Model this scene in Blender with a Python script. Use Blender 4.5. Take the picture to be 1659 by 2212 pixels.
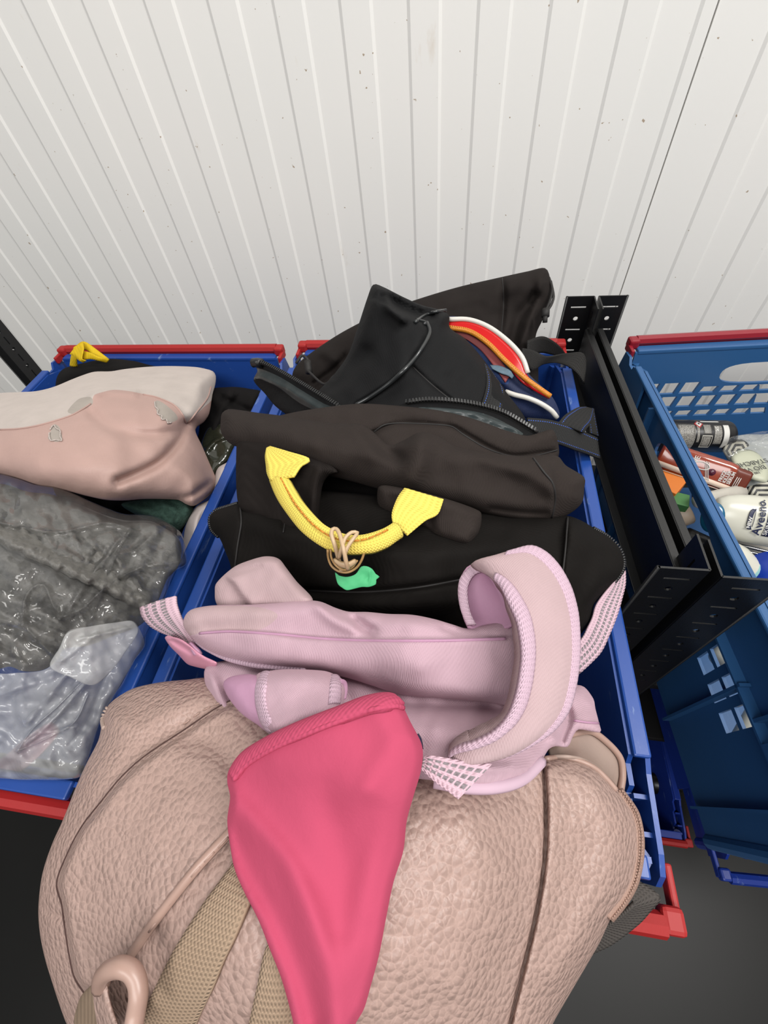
import bpy, bmesh, math, random
import numpy as np
from mathutils import Vector, Matrix, noise
from mathutils.geometry import delaunay_2d_cdt

for o in list(bpy.data.objects): bpy.data.objects.remove(o)
S = bpy.context.scene
C = S.collection
rnd = random.Random(7)

# ------------------------------------------------------------------ camera
RM = np.array([[0.9874424973, 0.1310281317, -0.0882549897],
               [0.0512228334, -0.7940172166, -0.6057333416],
               [-0.1494440893, 0.5936061729, -0.7907579754]])   # rows: right, down, forward
FPX, ZC = 947.83, 1.3716
cam = bpy.data.cameras.new('camera'); co = bpy.data.objects.new('camera', cam); C.objects.link(co)
m = Matrix.Identity(4)
for i in range(3):
    m[i][0] = RM[0][i]; m[i][1] = -RM[1][i]; m[i][2] = -RM[2][i]
m[2][3] = ZC
co.matrix_world = m
cam.sensor_fit = 'HORIZONTAL'; cam.sensor_width = 36; cam.lens = 36 * FPX / 1659
cam.clip_start = 0.01; cam.clip_end = 50
S.camera = co

# ------------------------------------------------------------------ light
w = bpy.data.worlds.new('world'); S.world = w; w.use_nodes = True
w.node_tree.nodes['Background'].inputs[0].default_value = (0.96, 0.975, 1.0, 1)
w.node_tree.nodes['Background'].inputs[1].default_value = 0.36
def area(name, loc, sx, sy, power, aim, col=(1, 0.98, 0.95)):
    l = bpy.data.lights.new(name, 'AREA'); l.shape = 'RECTANGLE'; l.size = sx; l.size_y = sy
    l.energy = power; l.color = col
    o = bpy.data.objects.new(name, l); C.objects.link(o); o.location = loc
    o.rotation_euler = (Vector(aim) - Vector(loc)).to_track_quat('-Z', 'Y').to_euler()
    return o
area('ceiling_light_long', (1.15, 0.05, 3.0), 0.5, 1.4, 52, (0.1, 0.3, 1.0))
area('ceiling_light_wide', (-0.3, -1.3, 3.1), 2.2, 0.8, 56, (-0.1, 0.4, 1.1))
S.view_settings.view_transform = 'Standard'; S.view_settings.look = 'None'
S.view_settings.exposure = -0.1; S.view_settings.gamma = 1
S.view_settings.use_curve_mapping = False

# ------------------------------------------------------------------ maths
CAM = np.array([0, 0, ZC])
def rays(p):
    p = np.atleast_2d(np.asarray(p, float))
    q = np.stack([(p[:, 0] - 829.5) / FPX, (p[:, 1] - 1106) / FPX, np.ones(len(p))], 1)
    return q @ RM
def at_z(p, z):
    d = rays(p); t = (np.asarray(z) - ZC) / d[:, 2]
    return CAM + d * t[:, None]
def at_y(px, py, y):
    d = rays([(px, py)])[0]; return CAM + d * (y / d[1])
def pz(px, py, z): return at_z([(px, py)], z)[0]
def cdepth(P): return float(RM[2] @ (np.asarray(P) - CAM))
def proj_x(P):
    q = RM @ (np.asarray(P) - CAM); return 829.5 + FPX * q[0] / q[2]

def catmull(P, n_per=None, step=None, closed=False):
    P = np.asarray(P, float); n = len(P); out = []
    if not closed and n == 2:
        L = np.linalg.norm((P[1] - P[0])[:2]); k = n_per or max(2, int(L / step))
        return np.array([P[0] + (P[1] - P[0]) * i / k for i in range(k + 1)])
    rng = range(n) if closed else range(n - 1)
    for i in rng:
        if closed: a, b, c, d = P[(i - 1) % n], P[i], P[(i + 1) % n], P[(i + 2) % n]
        else:
            b, c = P[i], P[i + 1]
            a = P[i - 1] if i else 2 * b - c
            d = P[i + 2] if i + 2 < n else 2 * c - b
        L = np.linalg.norm((c - b)[:2])
        k = n_per or max(1, int(round(L / step)))
        # tame the tangents so corners stay corners
        t1 = (c - a) / 2; t2 = (d - b) / 2
        for t in (t1, t2):
            l = np.linalg.norm(t[:2])
            if l > L: t *= L / l
        for j in range(k):
            u = j / k
            h = (2*u**3 - 3*u*u + 1) * b + (u**3 - 2*u*u + u) * t1 + (-2*u**3 + 3*u*u) * c + (u**3 - u*u) * t2
            out.append(h)
    if not closed: out.append(P[-1])
    return np.array(out)

def seg_dist(p, poly, closed=False):
    """distance and signed side of points p (N,2) to a polyline"""
    p = np.asarray(p, float); q = np.asarray(poly, float)
    if closed: q = np.vstack([q, q[:1]])
    best = np.full(len(p), 1e9); sgn = np.ones(len(p))
    for i in range(len(q) - 1):
        a = q[i]; ab = q[i + 1] - a; l2 = ab @ ab + 1e-12
        t = np.clip(((p - a) @ ab) / l2, 0, 1)
        d = p - (a + t[:, None] * ab); dd = np.hypot(d[:, 0], d[:, 1])
        cr = ab[0] * d[:, 1] - ab[1] * d[:, 0]
        m_ = dd < best
        best[m_] = dd[m_]; sgn[m_] = np.sign(cr[m_])
    return best, sgn
def inside(p, poly):
    p = np.asarray(p, float); q = np.asarray(poly, float); r = np.zeros(len(p), bool)
    j = len(q) - 1
    for i in range(len(q)):
        xi, yi = q[i]; xj, yj = q[j]
        if yi != yj:
            c = ((yi > p[:, 1]) != (yj > p[:, 1])) & (p[:, 0] < (xj - xi) * (p[:, 1] - yi) / (yj - yi) + xi)
            r ^= c
        j = i
    return r
def tps(ctrl):
    c = np.asarray(ctrl, float); n = len(c); P = c[:, :2] / 500; z = c[:, 2]
    def U(r): return np.where(r > 1e-9, r * r * np.log(r + 1e-12), 0)
    K = U(np.linalg.norm(P[:, None] - P[None], axis=2)) + np.eye(n) * 1e-3
    Q = np.hstack([np.ones((n, 1)), P])
    A = np.zeros((n + 3, n + 3)); A[:n, :n] = K; A[:n, n:] = Q; A[n:, :n] = Q.T
    s = np.linalg.lstsq(A, np.concatenate([z, np.zeros(3)]), rcond=None)[0]
    def f(p):
        p = np.atleast_2d(p)[:, :2] / 500
        return U(np.linalg.norm(p[:, None] - P[None], axis=2)) @ s[:n] + np.hstack([np.ones((len(p), 1)), p]) @ s[n:]
    return f

# ------------------------------------------------------------------ objects
def tag(o, label=None, cat=None, group=None, kind=None):
    if label: o['label'] = label
    if cat: o['category'] = cat
    if group: o['group'] = group
    if kind: o['kind'] = kind
    return o
def thing(name, loc, label, cat, group=None):
    o = bpy.data.objects.new(name, None); C.objects.link(o)
    o.location = [float(v) for v in loc]; o.empty_display_size = 0.05
    return tag(o, label, cat, group)
def wloc(o):
    v = Vector(o.location)
    while o.parent: o = o.parent; v += Vector(o.location)
    return v
def mesh(name, V, F, mats, parent=None, mi=None, uv=None, smooth=True, openface=False):
    V = np.asarray(V, float)
    if parent is not None:
        # a part sits at its own place below its thing
        base = np.array(wloc(parent)); o0 = np.array([V[:, 0].mean(), V[:, 1].mean(), V[:, 2].mean()]) 
    else:
        base = np.zeros(3); o0 = np.array([V[:, 0].mean(), V[:, 1].mean(), V[:, 2].min()])
    me = bpy.data.meshes.new(name)
    me.from_pydata((V - o0).tolist(), [], [tuple(int(i) for i in f) for f in F])
    for mm in (mats if isinstance(mats, (list, tuple)) else [mats]): me.materials.append(mm)
    if mi is not None: me.polygons.foreach_set('material_index', [int(i) for i in mi])
    me.polygons.foreach_set('use_smooth', [smooth] * len(me.polygons))
    if uv is not None:
        ul = me.uv_layers.new(name='UVMap')
        uv = np.asarray(uv)
        idx = np.zeros(len(me.loops), int); me.loops.foreach_get('vertex_index', idx)
        ul.data.foreach_set('uv', uv[idx].ravel())
    me.validate()
    bm = bmesh.new(); bm.from_mesh(me)
    if all(e.is_manifold for e in bm.edges): bmesh.ops.recalc_face_normals(bm, faces=bm.faces[:])
    elif openface:
        bm.normal_update(); tot = sum(f.normal.dot(Vector(CAM - o0) - f.calc_center_median()) for f in bm.faces)
        if tot < 0: bmesh.ops.reverse_faces(bm, faces=bm.faces[:])
    else: bmesh.ops.recalc_face_normals(bm, faces=bm.faces[:])
    bm.to_mesh(me); bm.free(); me.update()
    o = bpy.data.objects.new(name, me); C.objects.link(o)
    if parent is not None: o.parent = parent
    o.location = [float(v) for v in (o0 - base)]
    return o

class MB:
    def __init__(s): s.V = []; s.F = []; s.M = []
    def add(s, V, F, mi=0):
        k = len(s.V); s.V += [tuple(v) for v in V]; s.F += [tuple(i + k for i in f) for f in F]; s.M += [mi] * len(F)
    def box(s, c, size, R=None, mi=0, bev=0.0):
        x, y, z = [v / 2 for v in size]
        if bev > 0:
            bm = bmesh.new(); bmesh.ops.create_cube(bm, size=1)
            for v in bm.verts: v.co = Vector((v.co.x * size[0], v.co.y * size[1], v.co.z * size[2]))
            bmesh.ops.bevel(bm, geom=bm.edges[:], offset=bev, segments=2, affect='EDGES', profile=0.5)
            bm.verts.index_update()
            V = [np.array(v.co) for v in bm.verts]; F = [[v.index for v in f.verts] for f in bm.faces]; bm.free()
        else:
            V = [np.array((a, b, d)) for a in (-x, x) for b in (-y, y) for d in (-z, z)]
            F = [(0, 1, 3, 2), (4, 6, 7, 5), (0, 4, 5, 1), (2, 3, 7, 6), (0, 2, 6, 4), (1, 5, 7, 3)]
        if R is not None: V = [R @ v for v in V]
        s.add([v + np.array(c) for v in V], F, mi)
    def build(s, name, mats, parent=None, smooth=False):
        return mesh(name, s.V, s.F, mats, parent, s.M, smooth=smooth)

def tube_geo(path, r, sides=8, cap=True):
    P = np.asarray(path, float); n = len(P)
    r = np.full(n, r) if np.isscalar(r) else np.asarray(r)
    T = np.gradient(P, axis=0); T /= np.linalg.norm(T, axis=1)[:, None] + 1e-12
    up = np.array([0, 0, 1.0])
    if abs(T[0] @ up) > 0.9: up = np.array([1.0, 0, 0])
    N = np.cross(T[0], up); N /= np.linalg.norm(N); V = []
    for i in range(n):
        N = N - (N @ T[i]) * T[i]; N /= np.linalg.norm(N) + 1e-12
        B = np.cross(T[i], N)
        for k in range(sides):
            a = 2 * math.pi * k / sides
            V.append(P[i] + r[i] * (math.cos(a) * N + math.sin(a) * B))
    F = []
    for i in range(n - 1):
        for k in range(sides):
            a, b = i * sides + k, i * sides + (k + 1) % sides
            F.append((a, b, b + sides, a + sides))
    if cap:
        V.append(P[0]); V.append(P[-1]); c0, c1 = len(V) - 2, len(V) - 1
        for k in range(sides):
            F.append((c0, (k + 1) % sides, k)); F.append((c1, (n - 1) * sides + k, (n - 1) * sides + (k + 1) % sides))
    return V, F
def tube(name, path, r, mat, parent=None, sides=8, closed=False):
    P = np.asarray(path)
    if closed: P = np.vstack([P, P[:1]])
    V, F = tube_geo(P, r, sides, not closed)
    return mesh(name, V, F, mat, parent)
def pxpath(pts, step=8, n=None):
    """[(px,py,z)...] -> smooth 3-D path"""
    q = catmull(pts, step=step) if n is None else resample(catmull(pts, step=4), n)
    return at_z(q[:, :2], q[:, 2])
def resample(P, n):
    d = np.concatenate([[0], np.cumsum(np.linalg.norm(np.diff(P[:, :2], axis=0), axis=1))])
    s = np.linspace(0, d[-1], n)
    return np.stack([np.interp(s, d, P[:, k]) for k in range(P.shape[1])], 1)

def sheet(name, G, th, mats, parent=None, mi_fn=None, bulge=0.0):
    """solid strip from a grid of points G[n][m][3]; thickness goes away from the camera"""
    G = np.asarray(G, float); n, m_ = G.shape[:2]
    du = np.gradient(G, axis=0); dv = np.gradient(G, axis=1)
    N = np.cross(du, dv); N /= np.linalg.norm(N, axis=2)[..., None] + 1e-12
    if ((CAM - G) * N).sum(2).mean() < 0: N = -N
    if bulge:
        u = np.linspace(-1, 1, m_); G = G + N * (bulge * (1 - u * u))[None, :, None]
    B = G - N * th
    V = np.vstack([G.reshape(-1, 3), B.reshape(-1, 3)]); K = n * m_; F = []; MI = []
    for i in range(n - 1):
        for j in range(m_ - 1):
            a = i * m_ + j
            F.append((a, a + 1, a + m_ + 1, a + m_)); MI.append(mi_fn(i / (n - 1), (j + .5) / (m_ - 1)) if mi_fn else 0)
            F.append((K + a, K + a + m_, K + a + m_ + 1, K + a + 1)); MI.append(MI[-1])
    for i in range(n - 1):
        for j in (0, m_ - 1):
            a = i * m_ + j; F.append((a, a + m_, K + a + m_, K + a)); MI.append(MI[0] if j == 0 else 0)
    for j in range(m_ - 1):
        for i in (0, n - 1):
            a = i * m_ + j; F.append((a, a + 1, K + a + 1, K + a)); MI.append(0)
    L = np.concatenate([[0], np.cumsum(np.linalg.norm(np.diff(G[:, m_ // 2], axis=0), axis=1))])
    uv = [(j / (m_ - 1), L[i]) for i in range(n) for j in range(m_)]
    return mesh(name, V, F, mats, parent, MI, uv + uv)
def strap(name, A, B, th, mats, parent=None, n=40, m_=7, bulge=0.0, mi_fn=None):
    a = resample(catmull(A, step=3), n); b = resample(catmull(B, step=3), n)
    G = []
    for i in range(n):
        row = [a[i] + (b[i] - a[i]) * j / (m_ - 1) for j in range(m_)]
        row = np.array(row); G.append(at_z(row[:, :2], row[:, 2]))
    return sheet(name, G, th, mats, parent, mi_fn, bulge)

class Soft:
    """a stuffed or draped cloth body: outline + height field; has real thickness away from the viewer"""
    def __init__(s, outline, ctrl, T=0.01, R=40, th=0.03, folds=(), lump=0.0, lscale=60, step=8, seed=0, off=0.0):
        s.out = catmull(outline, step=step, closed=True); s.base = tps(ctrl)
        s.T, s.R, s.th, s.folds, s.lump, s.ls, s.step, s.seed = T, R, th, folds, lump, lscale, step, seed
        s.off = off
    def prof(s, d):
        u = np.clip(d / s.R, 0, 1); return np.sqrt(np.maximum(0, 1 - (1 - u) ** 2))
    def H(s, p, d=None):
        p = np.atleast_2d(np.asarray(p, float))[:, :2]
        if d is None:
            d, _ = seg_dist(p, s.out, True); d = np.where(inside(p, s.out), d, 0)
        z = s.base(p) + s.T * s.prof(d) + s.off
        edge = np.clip(d / 14, 0, 1)
        for f in s.folds:
            if f[0] == 'g':
                dd, _ = seg_dist(p, catmull(f[1], step=12)); z = z + f[3] * np.exp(-(dd / f[2]) ** 2) * edge
            elif f[0] == 's':
                dd, sg = seg_dist(p, catmull(f[1], step=12))
                z = z + f[3] * sg * np.tanh(dd / f[2]) * np.exp(-dd / f[4]) * edge
            elif f[0] == 'v':     # sharp seam groove
                dd, _ = seg_dist(p, catmull(f[1], step=8)); z = z - f[3] * np.exp(-(dd / f[2])) * edge
        if s.lump:
            l = s.ls
            nz = np.array([noise.noise(Vector((a / l, b / l, s.seed * 3.7))) + .5 * noise.noise(Vector((a / l * 2.3, b / l * 2.3, s.seed * 5.1 + 9))) for a, b in p])
            z = z + s.lump * nz * edge
        return z
    def build(s, name, mats, parent=None, regions=(), closed=True):
        st = s.step; o = s.out
        lo = o.min(0); hi = o.max(0)
        xs = np.arange(lo[0], hi[0] + st, st); ys = np.arange(lo[1], hi[1] + st, st * .87)
        g = np.array([(x + (st / 2 if j % 2 else 0), y) for j, y in enumerate(ys) for x in xs])
        g = g[inside(g, o)]; d, _ = seg_dist(g, o, True); g = g[d > st * 1.05]
        # rings close to the outline round the edge
        nxt = np.roll(o, -1, 0) - np.roll(o, 1, 0); nn = np.stack([-nxt[:, 1], nxt[:, 0]], 1)
        nn /= np.linalg.norm(nn, axis=1)[:, None] + 1e-9
        area2 = np.sum(o[:, 0] * np.roll(o[:, 1], -1) - np.roll(o[:, 0], -1) * o[:, 1])
        if area2 < 0: nn = -nn
        rings = []
        for q in (0.12, 0.45):
            r_ = o + nn * st * q
            dr, _ = seg_dist(r_, o, True); ok = inside(r_, o) & (dr > st * q * .8); rings.append(r_[ok])
        for f in s.folds:
            if f[2] > 12: continue
            q = catmull(f[1], step=st * .8); tn = np.gradient(q, axis=0); tn /= np.linalg.norm(tn, axis=1)[:, None] + 1e-9
            nq = np.stack([-tn[:, 1], tn[:, 0]], 1); near = [q + nq * (f[2] * k) for k in (-1, -.5, 0, .5, 1)]
            dg_, _ = seg_dist(g, q); g = g[dg_ > f[2] * 1.15]
            for n_ in near:
                dn, _ = seg_dist(n_, o, True); rings.append(n_[inside(n_, o) & (dn > st * .6)])
        pts = np.vstack([o] + rings + [g]); no = len(o)
        edges = [(i, (i + 1) % no) for i in range(no)]; extra = []
        for reg, _k in regions:
            q = catmull(reg, step=st * .7, closed=True); dq, _ = seg_dist(q, o, True); ok = inside(q, o) & (dq > 1.5)
            k0 = len(pts) + len(extra); ids = {}
            for i in range(len(q)):
                if ok[i]: ids[i] = k0; extra.append(q[i]); k0 += 1
            edges += [(ids[i], ids[(i + 1) % len(q)]) for i in ids if (i + 1) % len(q) in ids]
        if extra: pts = np.vstack([pts, np.array(extra)])
        V2, E, F, *_ = delaunay_2d_cdt([Vector(p) for p in pts.tolist()], edges, [], 1, 1e-4)
        P = np.array([(v.x, v.y) for v in V2])
        d, _ = seg_dist(P, o, True); bd = d < 1e-3; d[bd] = 0
        z = s.H(P, d); top = at_z(P, z)
        uvp = P / 100.0
        F = [tuple(f) for f in F]
        mi = np.zeros(len(F), int)
        cen = np.array([P[list(f)].mean(0) for f in F])
        for reg, k in regions:
            mi[inside(cen, catmull(reg, step=8, closed=True))] = k
        if not closed:
            return mesh(name, top, F, mats, parent, mi, uvp, openface=True)
        zb = s.base(P) + s.off; bot0 = at_z(P, zb); r = bot0 - CAM; r /= np.linalg.norm(r, axis=1)[:, None]
        bot = bot0 + r * (s.th * s.prof(d))[:, None]
        K = len(P); idx = np.arange(K) + K; idx[bd] = np.nonzero(bd)[0]
        FB = [tuple(int(idx[i]) for i in reversed(f)) for f in F]
        return mesh(name, np.vstack([top, bot]), F + FB, mats, parent, np.concatenate([mi, mi]), np.vstack([uvp, uvp]))
    def path(s, pts, off=0.0, step=8):
        q = catmull(np.asarray(pts, float)[:, :2], step=step); return at_z(q, s.H(q) + off)
    def pt(s, px, py, off=0.0): return (px, py, float(s.H([(px, py)])[0]) + off)
    def lift(s, pts, off=0.0): return [s.pt(a[0], a[1], off) for a in pts]

def stitches(name, P, r, mat, parent, dash=0.004, gap=0.0025):
    """a row of thread stitches along a 3-D path, one mesh"""
    d = np.concatenate([[0], np.cumsum(np.linalg.norm(np.diff(P, axis=0), axis=1))])
    mb = MB(); s = 0
    while s + dash < d[-1]:
        q = np.array([[np.interp(s + dash * k / 2, d, P[:, c]) for c in range(3)] for k in range(3)])
        V, F = tube_geo(q, r, 5); mb.add(V, F); s += dash + gap
    if mb.V: return mesh(name, mb.V, mb.F, mat, parent)
def zip_line(P, width, mat_tape, mat_teeth, parent, pitch=0.0028, size=0.0034):
    """tape and teeth of a zip along a 3-D path"""
    tube('zip_tape', P, width * .42, mat_tape, parent, 6)
    d = np.concatenate([[0], np.cumsum(np.linalg.norm(np.diff(P, axis=0), axis=1))])
    mb = MB(); s = 0; up = np.array([0, -.35, 1.0]); up /= np.linalg.norm(up)
    while s < d[-1] - pitch:
        a = np.array([np.interp(s, d, P[:, c]) for c in range(3)]); b = np.array([np.interp(s + pitch, d, P[:, c]) for c in range(3)])
        t = (b - a) / (np.linalg.norm(b - a) + 1e-9); sd = np.cross(t, up); sd /= np.linalg.norm(sd); u2 = np.cross(sd, t)
        mb.box(a + u2 * width * .35, (pitch * .55, size, size * .6), np.stack([t, sd, u2], 1)); s += pitch
    return mesh('zip_teeth', mb.V, mb.F, mat_teeth, parent, smooth=False)

def panel(outline, holes, th, frame):
    """extruded flat panel with real holes; frame = (origin, ex, ey, en)"""
    loops = [outline] + list(holes); P = []; E = []
    for lp in loops:
        k = len(P); n = len(lp); P += [(float(p[0]), float(p[1])) for p in lp]; E += [(k + i, k + (i + 1) % n) for i in range(n)]
    V2, E2, F2, *_ = delaunay_2d_cdt([Vector(p) for p in P], E, [], 0, 1e-7)
    Q = np.array([(v.x, v.y) for v in V2]); cen = np.array([Q[list(f)].mean(0) for f in F2])
    ok = inside(cen, loops[0])
    for h in loops[1:]: ok &= ~inside(cen, h)
    T = []
    for f, k in zip(F2, ok):
        if k:
            a, b, c = Q[f[0]], Q[f[1]], Q[f[2]]
            T.append(tuple(f) if (b[0]-a[0])*(c[1]-a[1]) - (b[1]-a[1])*(c[0]-a[0]) > 0 else tuple(reversed(f)))
    K = len(Q); F = T + [tuple(K + i for i in reversed(f)) for f in T]; cnt = {}
    for f in T:
        for i in range(len(f)): cnt[(f[i], f[(i + 1) % len(f)])] = 1
    for (a, b) in cnt:
        if (b, a) not in cnt: F.append((b, a, K + a, K + b))
    O, X, Y, N = [np.array(v, float) for v in frame]
    V = [O + X * q[0] + Y * q[1] + N * (th / 2) for q in Q] + [O + X * q[0] + Y * q[1] - N * (th / 2) for q in Q]
    return V, F
def text_geo(string, size, fn, extrude=0.0003, shear=0.0, align='LEFT', bold=0.0):
    cu = bpy.data.curves.new('tmp', 'FONT'); cu.body = string; cu.size = size; cu.extrude = extrude; cu.shear = shear
    cu.align_x = align; cu.offset = bold; cu.resolution_u = 3
    ob = bpy.data.objects.new('tmp', cu); C.objects.link(ob)
    dg = bpy.context.evaluated_depsgraph_get(); dg.update()
    me = bpy.data.meshes.new_from_object(ob.evaluated_get(dg))
    V = [fn(v.co.x, v.co.y, v.co.z) for v in me.vertices]; F = [tuple(p.vertices) for p in me.polygons]
    bpy.data.objects.remove(ob); bpy.data.curves.remove(cu); bpy.data.meshes.remove(me)
    return V, F

# ------------------------------------------------------------------ materials
ALB = .62     # a colour read off a sunlit-bright picture is lighter than the surface's own albedo
def lin(c, k=None):
    k = ALB if k is None else k
    return tuple(k * ((v / 255) / 12.92 if v <= 10 else (((v / 255) + .055) / 1.055) ** 2.4) for v in c) + (1,)
class NT:
    def __init__(s, name):
        s.m = bpy.data.materials.new(name); s.m.use_nodes = True; s.t = s.m.node_tree
        s.b = s.t.nodes['Principled BSDF']; s.out = s.t.nodes['Material Output']
    def n(s, typ, **k):
        nd = s.t.nodes.new(typ)
        for a, v in k.items():
            if a.startswith('_'): nd.inputs[a[1:].replace('_', ' ')].default_value = v
            else: setattr(nd, a, v)
        return nd
    def l(s, a, b): s.t.links.new(a, b)
    def math(s, op, a, b=None, c=None):
        nd = s.n('ShaderNodeMath', operation=op)
        for i, v in enumerate((a, b, c)):
            if v is None: continue
            if isinstance(v, (int, float)): nd.inputs[i].default_value = v
            else: s.l(v, nd.inputs[i])
        return nd.outputs[0]
    def coord(s, kind='Object'): return s.n('ShaderNodeTexCoord').outputs[kind]
    def dot(s, v, vec):
        nd = s.n('ShaderNodeVectorMath', operation='DOT_PRODUCT'); s.l(v, nd.inputs[0]); nd.inputs[1].default_value = vec
        return nd.outputs['Value']
    def mix(s, f, a, b):
        nd = s.n('ShaderNodeMix', data_type='RGBA')
        for i, v in ((0, f), (6, a), (7, b)):
            if isinstance(v, (int, float, tuple)): nd.inputs[i].default_value = v
            else: s.l(v, nd.inputs[i])
        return nd.outputs[2]
    def bump(s, h, strength, dist, chain=None):
        nd = s.n('ShaderNodeBump'); nd.inputs['Strength'].default_value = strength; nd.inputs['Distance'].default_value = dist
        s.l(h, nd.inputs['Height'])
        if chain is not None: s.l(chain, nd.inputs['Normal'])
        return nd.outputs[0]
def plain(name, col, rough=.5, spec=.5, noise_amt=.0, nscale=30, metal=0, bump=0, bscale=200, coat=0, sheen=0):
    t = NT(name); t.b.inputs['Roughness'].default_value = rough; t.b.inputs['Specular IOR Level'].default_value = spec
    t.b.inputs['Metallic'].default_value = metal; t.b.inputs['Coat Weight'].default_value = coat; t.b.inputs['Sheen Weight'].default_value = sheen
    c = t.coord(); nz = t.n('ShaderNodeTexNoise', _Scale=nscale, _Detail=4.0); t.l(c, nz.inputs['Vector'])
    L = lin(col); a = tuple(v * (1 - noise_amt) for v in L[:3]) + (1,); b = tuple(min(1, v * (1 + noise_amt)) for v in L[:3]) + (1,)
    t.l(t.mix(nz.outputs['Fac'], a, b), t.b.inputs['Base Color'])
    if bump:
        n2 = t.n('ShaderNodeTexNoise', _Scale=bscale, _Detail=3.0); t.l(c, n2.inputs['Vector'])
        t.l(t.bump(n2.outputs['Fac'], bump, .001), t.b.inputs['Normal'])
    return t.m
def fabric(name, col, rough=.85, k=2600, kind='weave', amp=.5, sheen=.15, var=.12, col2=None):
    t = NT(name); t.b.inputs['Roughness'].default_value = rough; t.b.inputs['Specular IOR Level'].default_value = .1 if max(col) < 70 else .25
    t.b.inputs['Sheen Weight'].default_value = sheen * (.25 if max(col) < 70 else .7); t.b.inputs['Sheen Roughness'].default_value = .5; t.b.inputs['Sheen Tint'].default_value = lin(col, 1)
    c = t.coord(); u = t.dot(c, (1, 0, 0)); v = t.dot(c, (0, .7, -.7))
    if kind == 'weave':
        h = t.math('MULTIPLY', t.math('SINE', t.math('MULTIPLY', u, k)), t.math('SINE', t.math('MULTIPLY', v, k)))
    elif kind == 'twill':
        h = t.math('SINE', t.math('ADD', t.math('MULTIPLY', u, k * .6), t.math('MULTIPLY', v, k)))
    elif kind == 'rib':
        h = t.math('SINE', t.math('MULTIPLY', v, k))
    else:
        nz0 = t.n('ShaderNodeTexNoise', _Scale=k / 3, _Detail=2.0); t.l(c, nz0.inputs['Vector']); h = nz0.outputs['Fac']
    nb = t.bump(h, amp * .5, .0003)
    nz = t.n('ShaderNodeTexNoise', _Scale=45.0, _Detail=5.0); t.l(c, nz.inputs['Vector'])
    nb = t.bump(nz.outputs['Fac'], .25, .004, nb); t.l(nb, t.b.inputs['Normal'])
    L = lin(col); L2 = lin(col2) if col2 else tuple(x * (1 - var) for x in L[:3]) + (1,)
    base = t.mix(nz.outputs['Fac'], L2, tuple(min(1, x * (1 + var)) for x in L[:3]) + (1,))
    f = t.math('MULTIPLY_ADD', h, .5, .5)
    t.l(t.mix(t.math('MULTIPLY', f, .12), base, tuple(x * .55 for x in L[:3]) + (1,)), t.b.inputs['Base Color'])
    return t.m
def leather(name, col):
    t = NT(name); t.b.inputs['Roughness'].default_value = .42; t.b.inputs['Specular IOR Level'].default_value = .38
    c = t.coord(); nz = t.n('ShaderNodeTexNoise', _Scale=120.0, _Detail=3.0); t.l(c, nz.inputs['Vector'])
    ad = t.n('ShaderNodeMix', data_type='VECTOR'); ad.inputs[0].default_value = .0035
    t.l(c, ad.inputs[4]); t.l(nz.outputs['Color'], ad.inputs[5])
    vo = t.n('ShaderNodeTexVoronoi', feature='DISTANCE_TO_EDGE', _Scale=330.0); t.l(ad.outputs[1], vo.inputs['Vector'])
    v2 = t.n('ShaderNodeTexNoise', _Scale=520.0, _Detail=2.0); t.l(c, v2.inputs['Vector'])
    sf = t.n('ShaderNodeTexVoronoi', feature='SMOOTH_F1', _Scale=330.0, _Smoothness=.35); t.l(ad.outputs[1], sf.inputs['Vector'])
    e = t.math('MULTIPLY', sf.outputs['Distance'], -1.7)
    h = t.math('ADD', e, t.math('MULTIPLY', v2.outputs['Fac'], .5))
    big = t.n('ShaderNodeTexNoise', _Scale=9.0, _Detail=2.0); t.l(c, big.inputs['Vector'])
    st = t.math('MULTIPLY_ADD', big.outputs['Fac'], .5, .3)
    bp = t.n('ShaderNodeBump'); bp.inputs['Distance'].default_value = .0011; t.l(st, bp.inputs['Strength']); t.l(h, bp.inputs['Height'])
    t.l(bp.outputs[0], t.b.inputs['Normal'])
    L = lin(col)
    crease = t.math('SUBTRACT', 1.0, t.math('MULTIPLY', t.math('MINIMUM', vo.outputs['Distance'], .14), 7.1))
    t.l(t.mix(t.math('MULTIPLY', crease, .45), tuple(x * .93 for x in L[:3]) + (1,), tuple(min(1, x * 1.28) for x in L[:3]) + (1,)), t.b.inputs['Base Color'])
    return t.m
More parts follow.
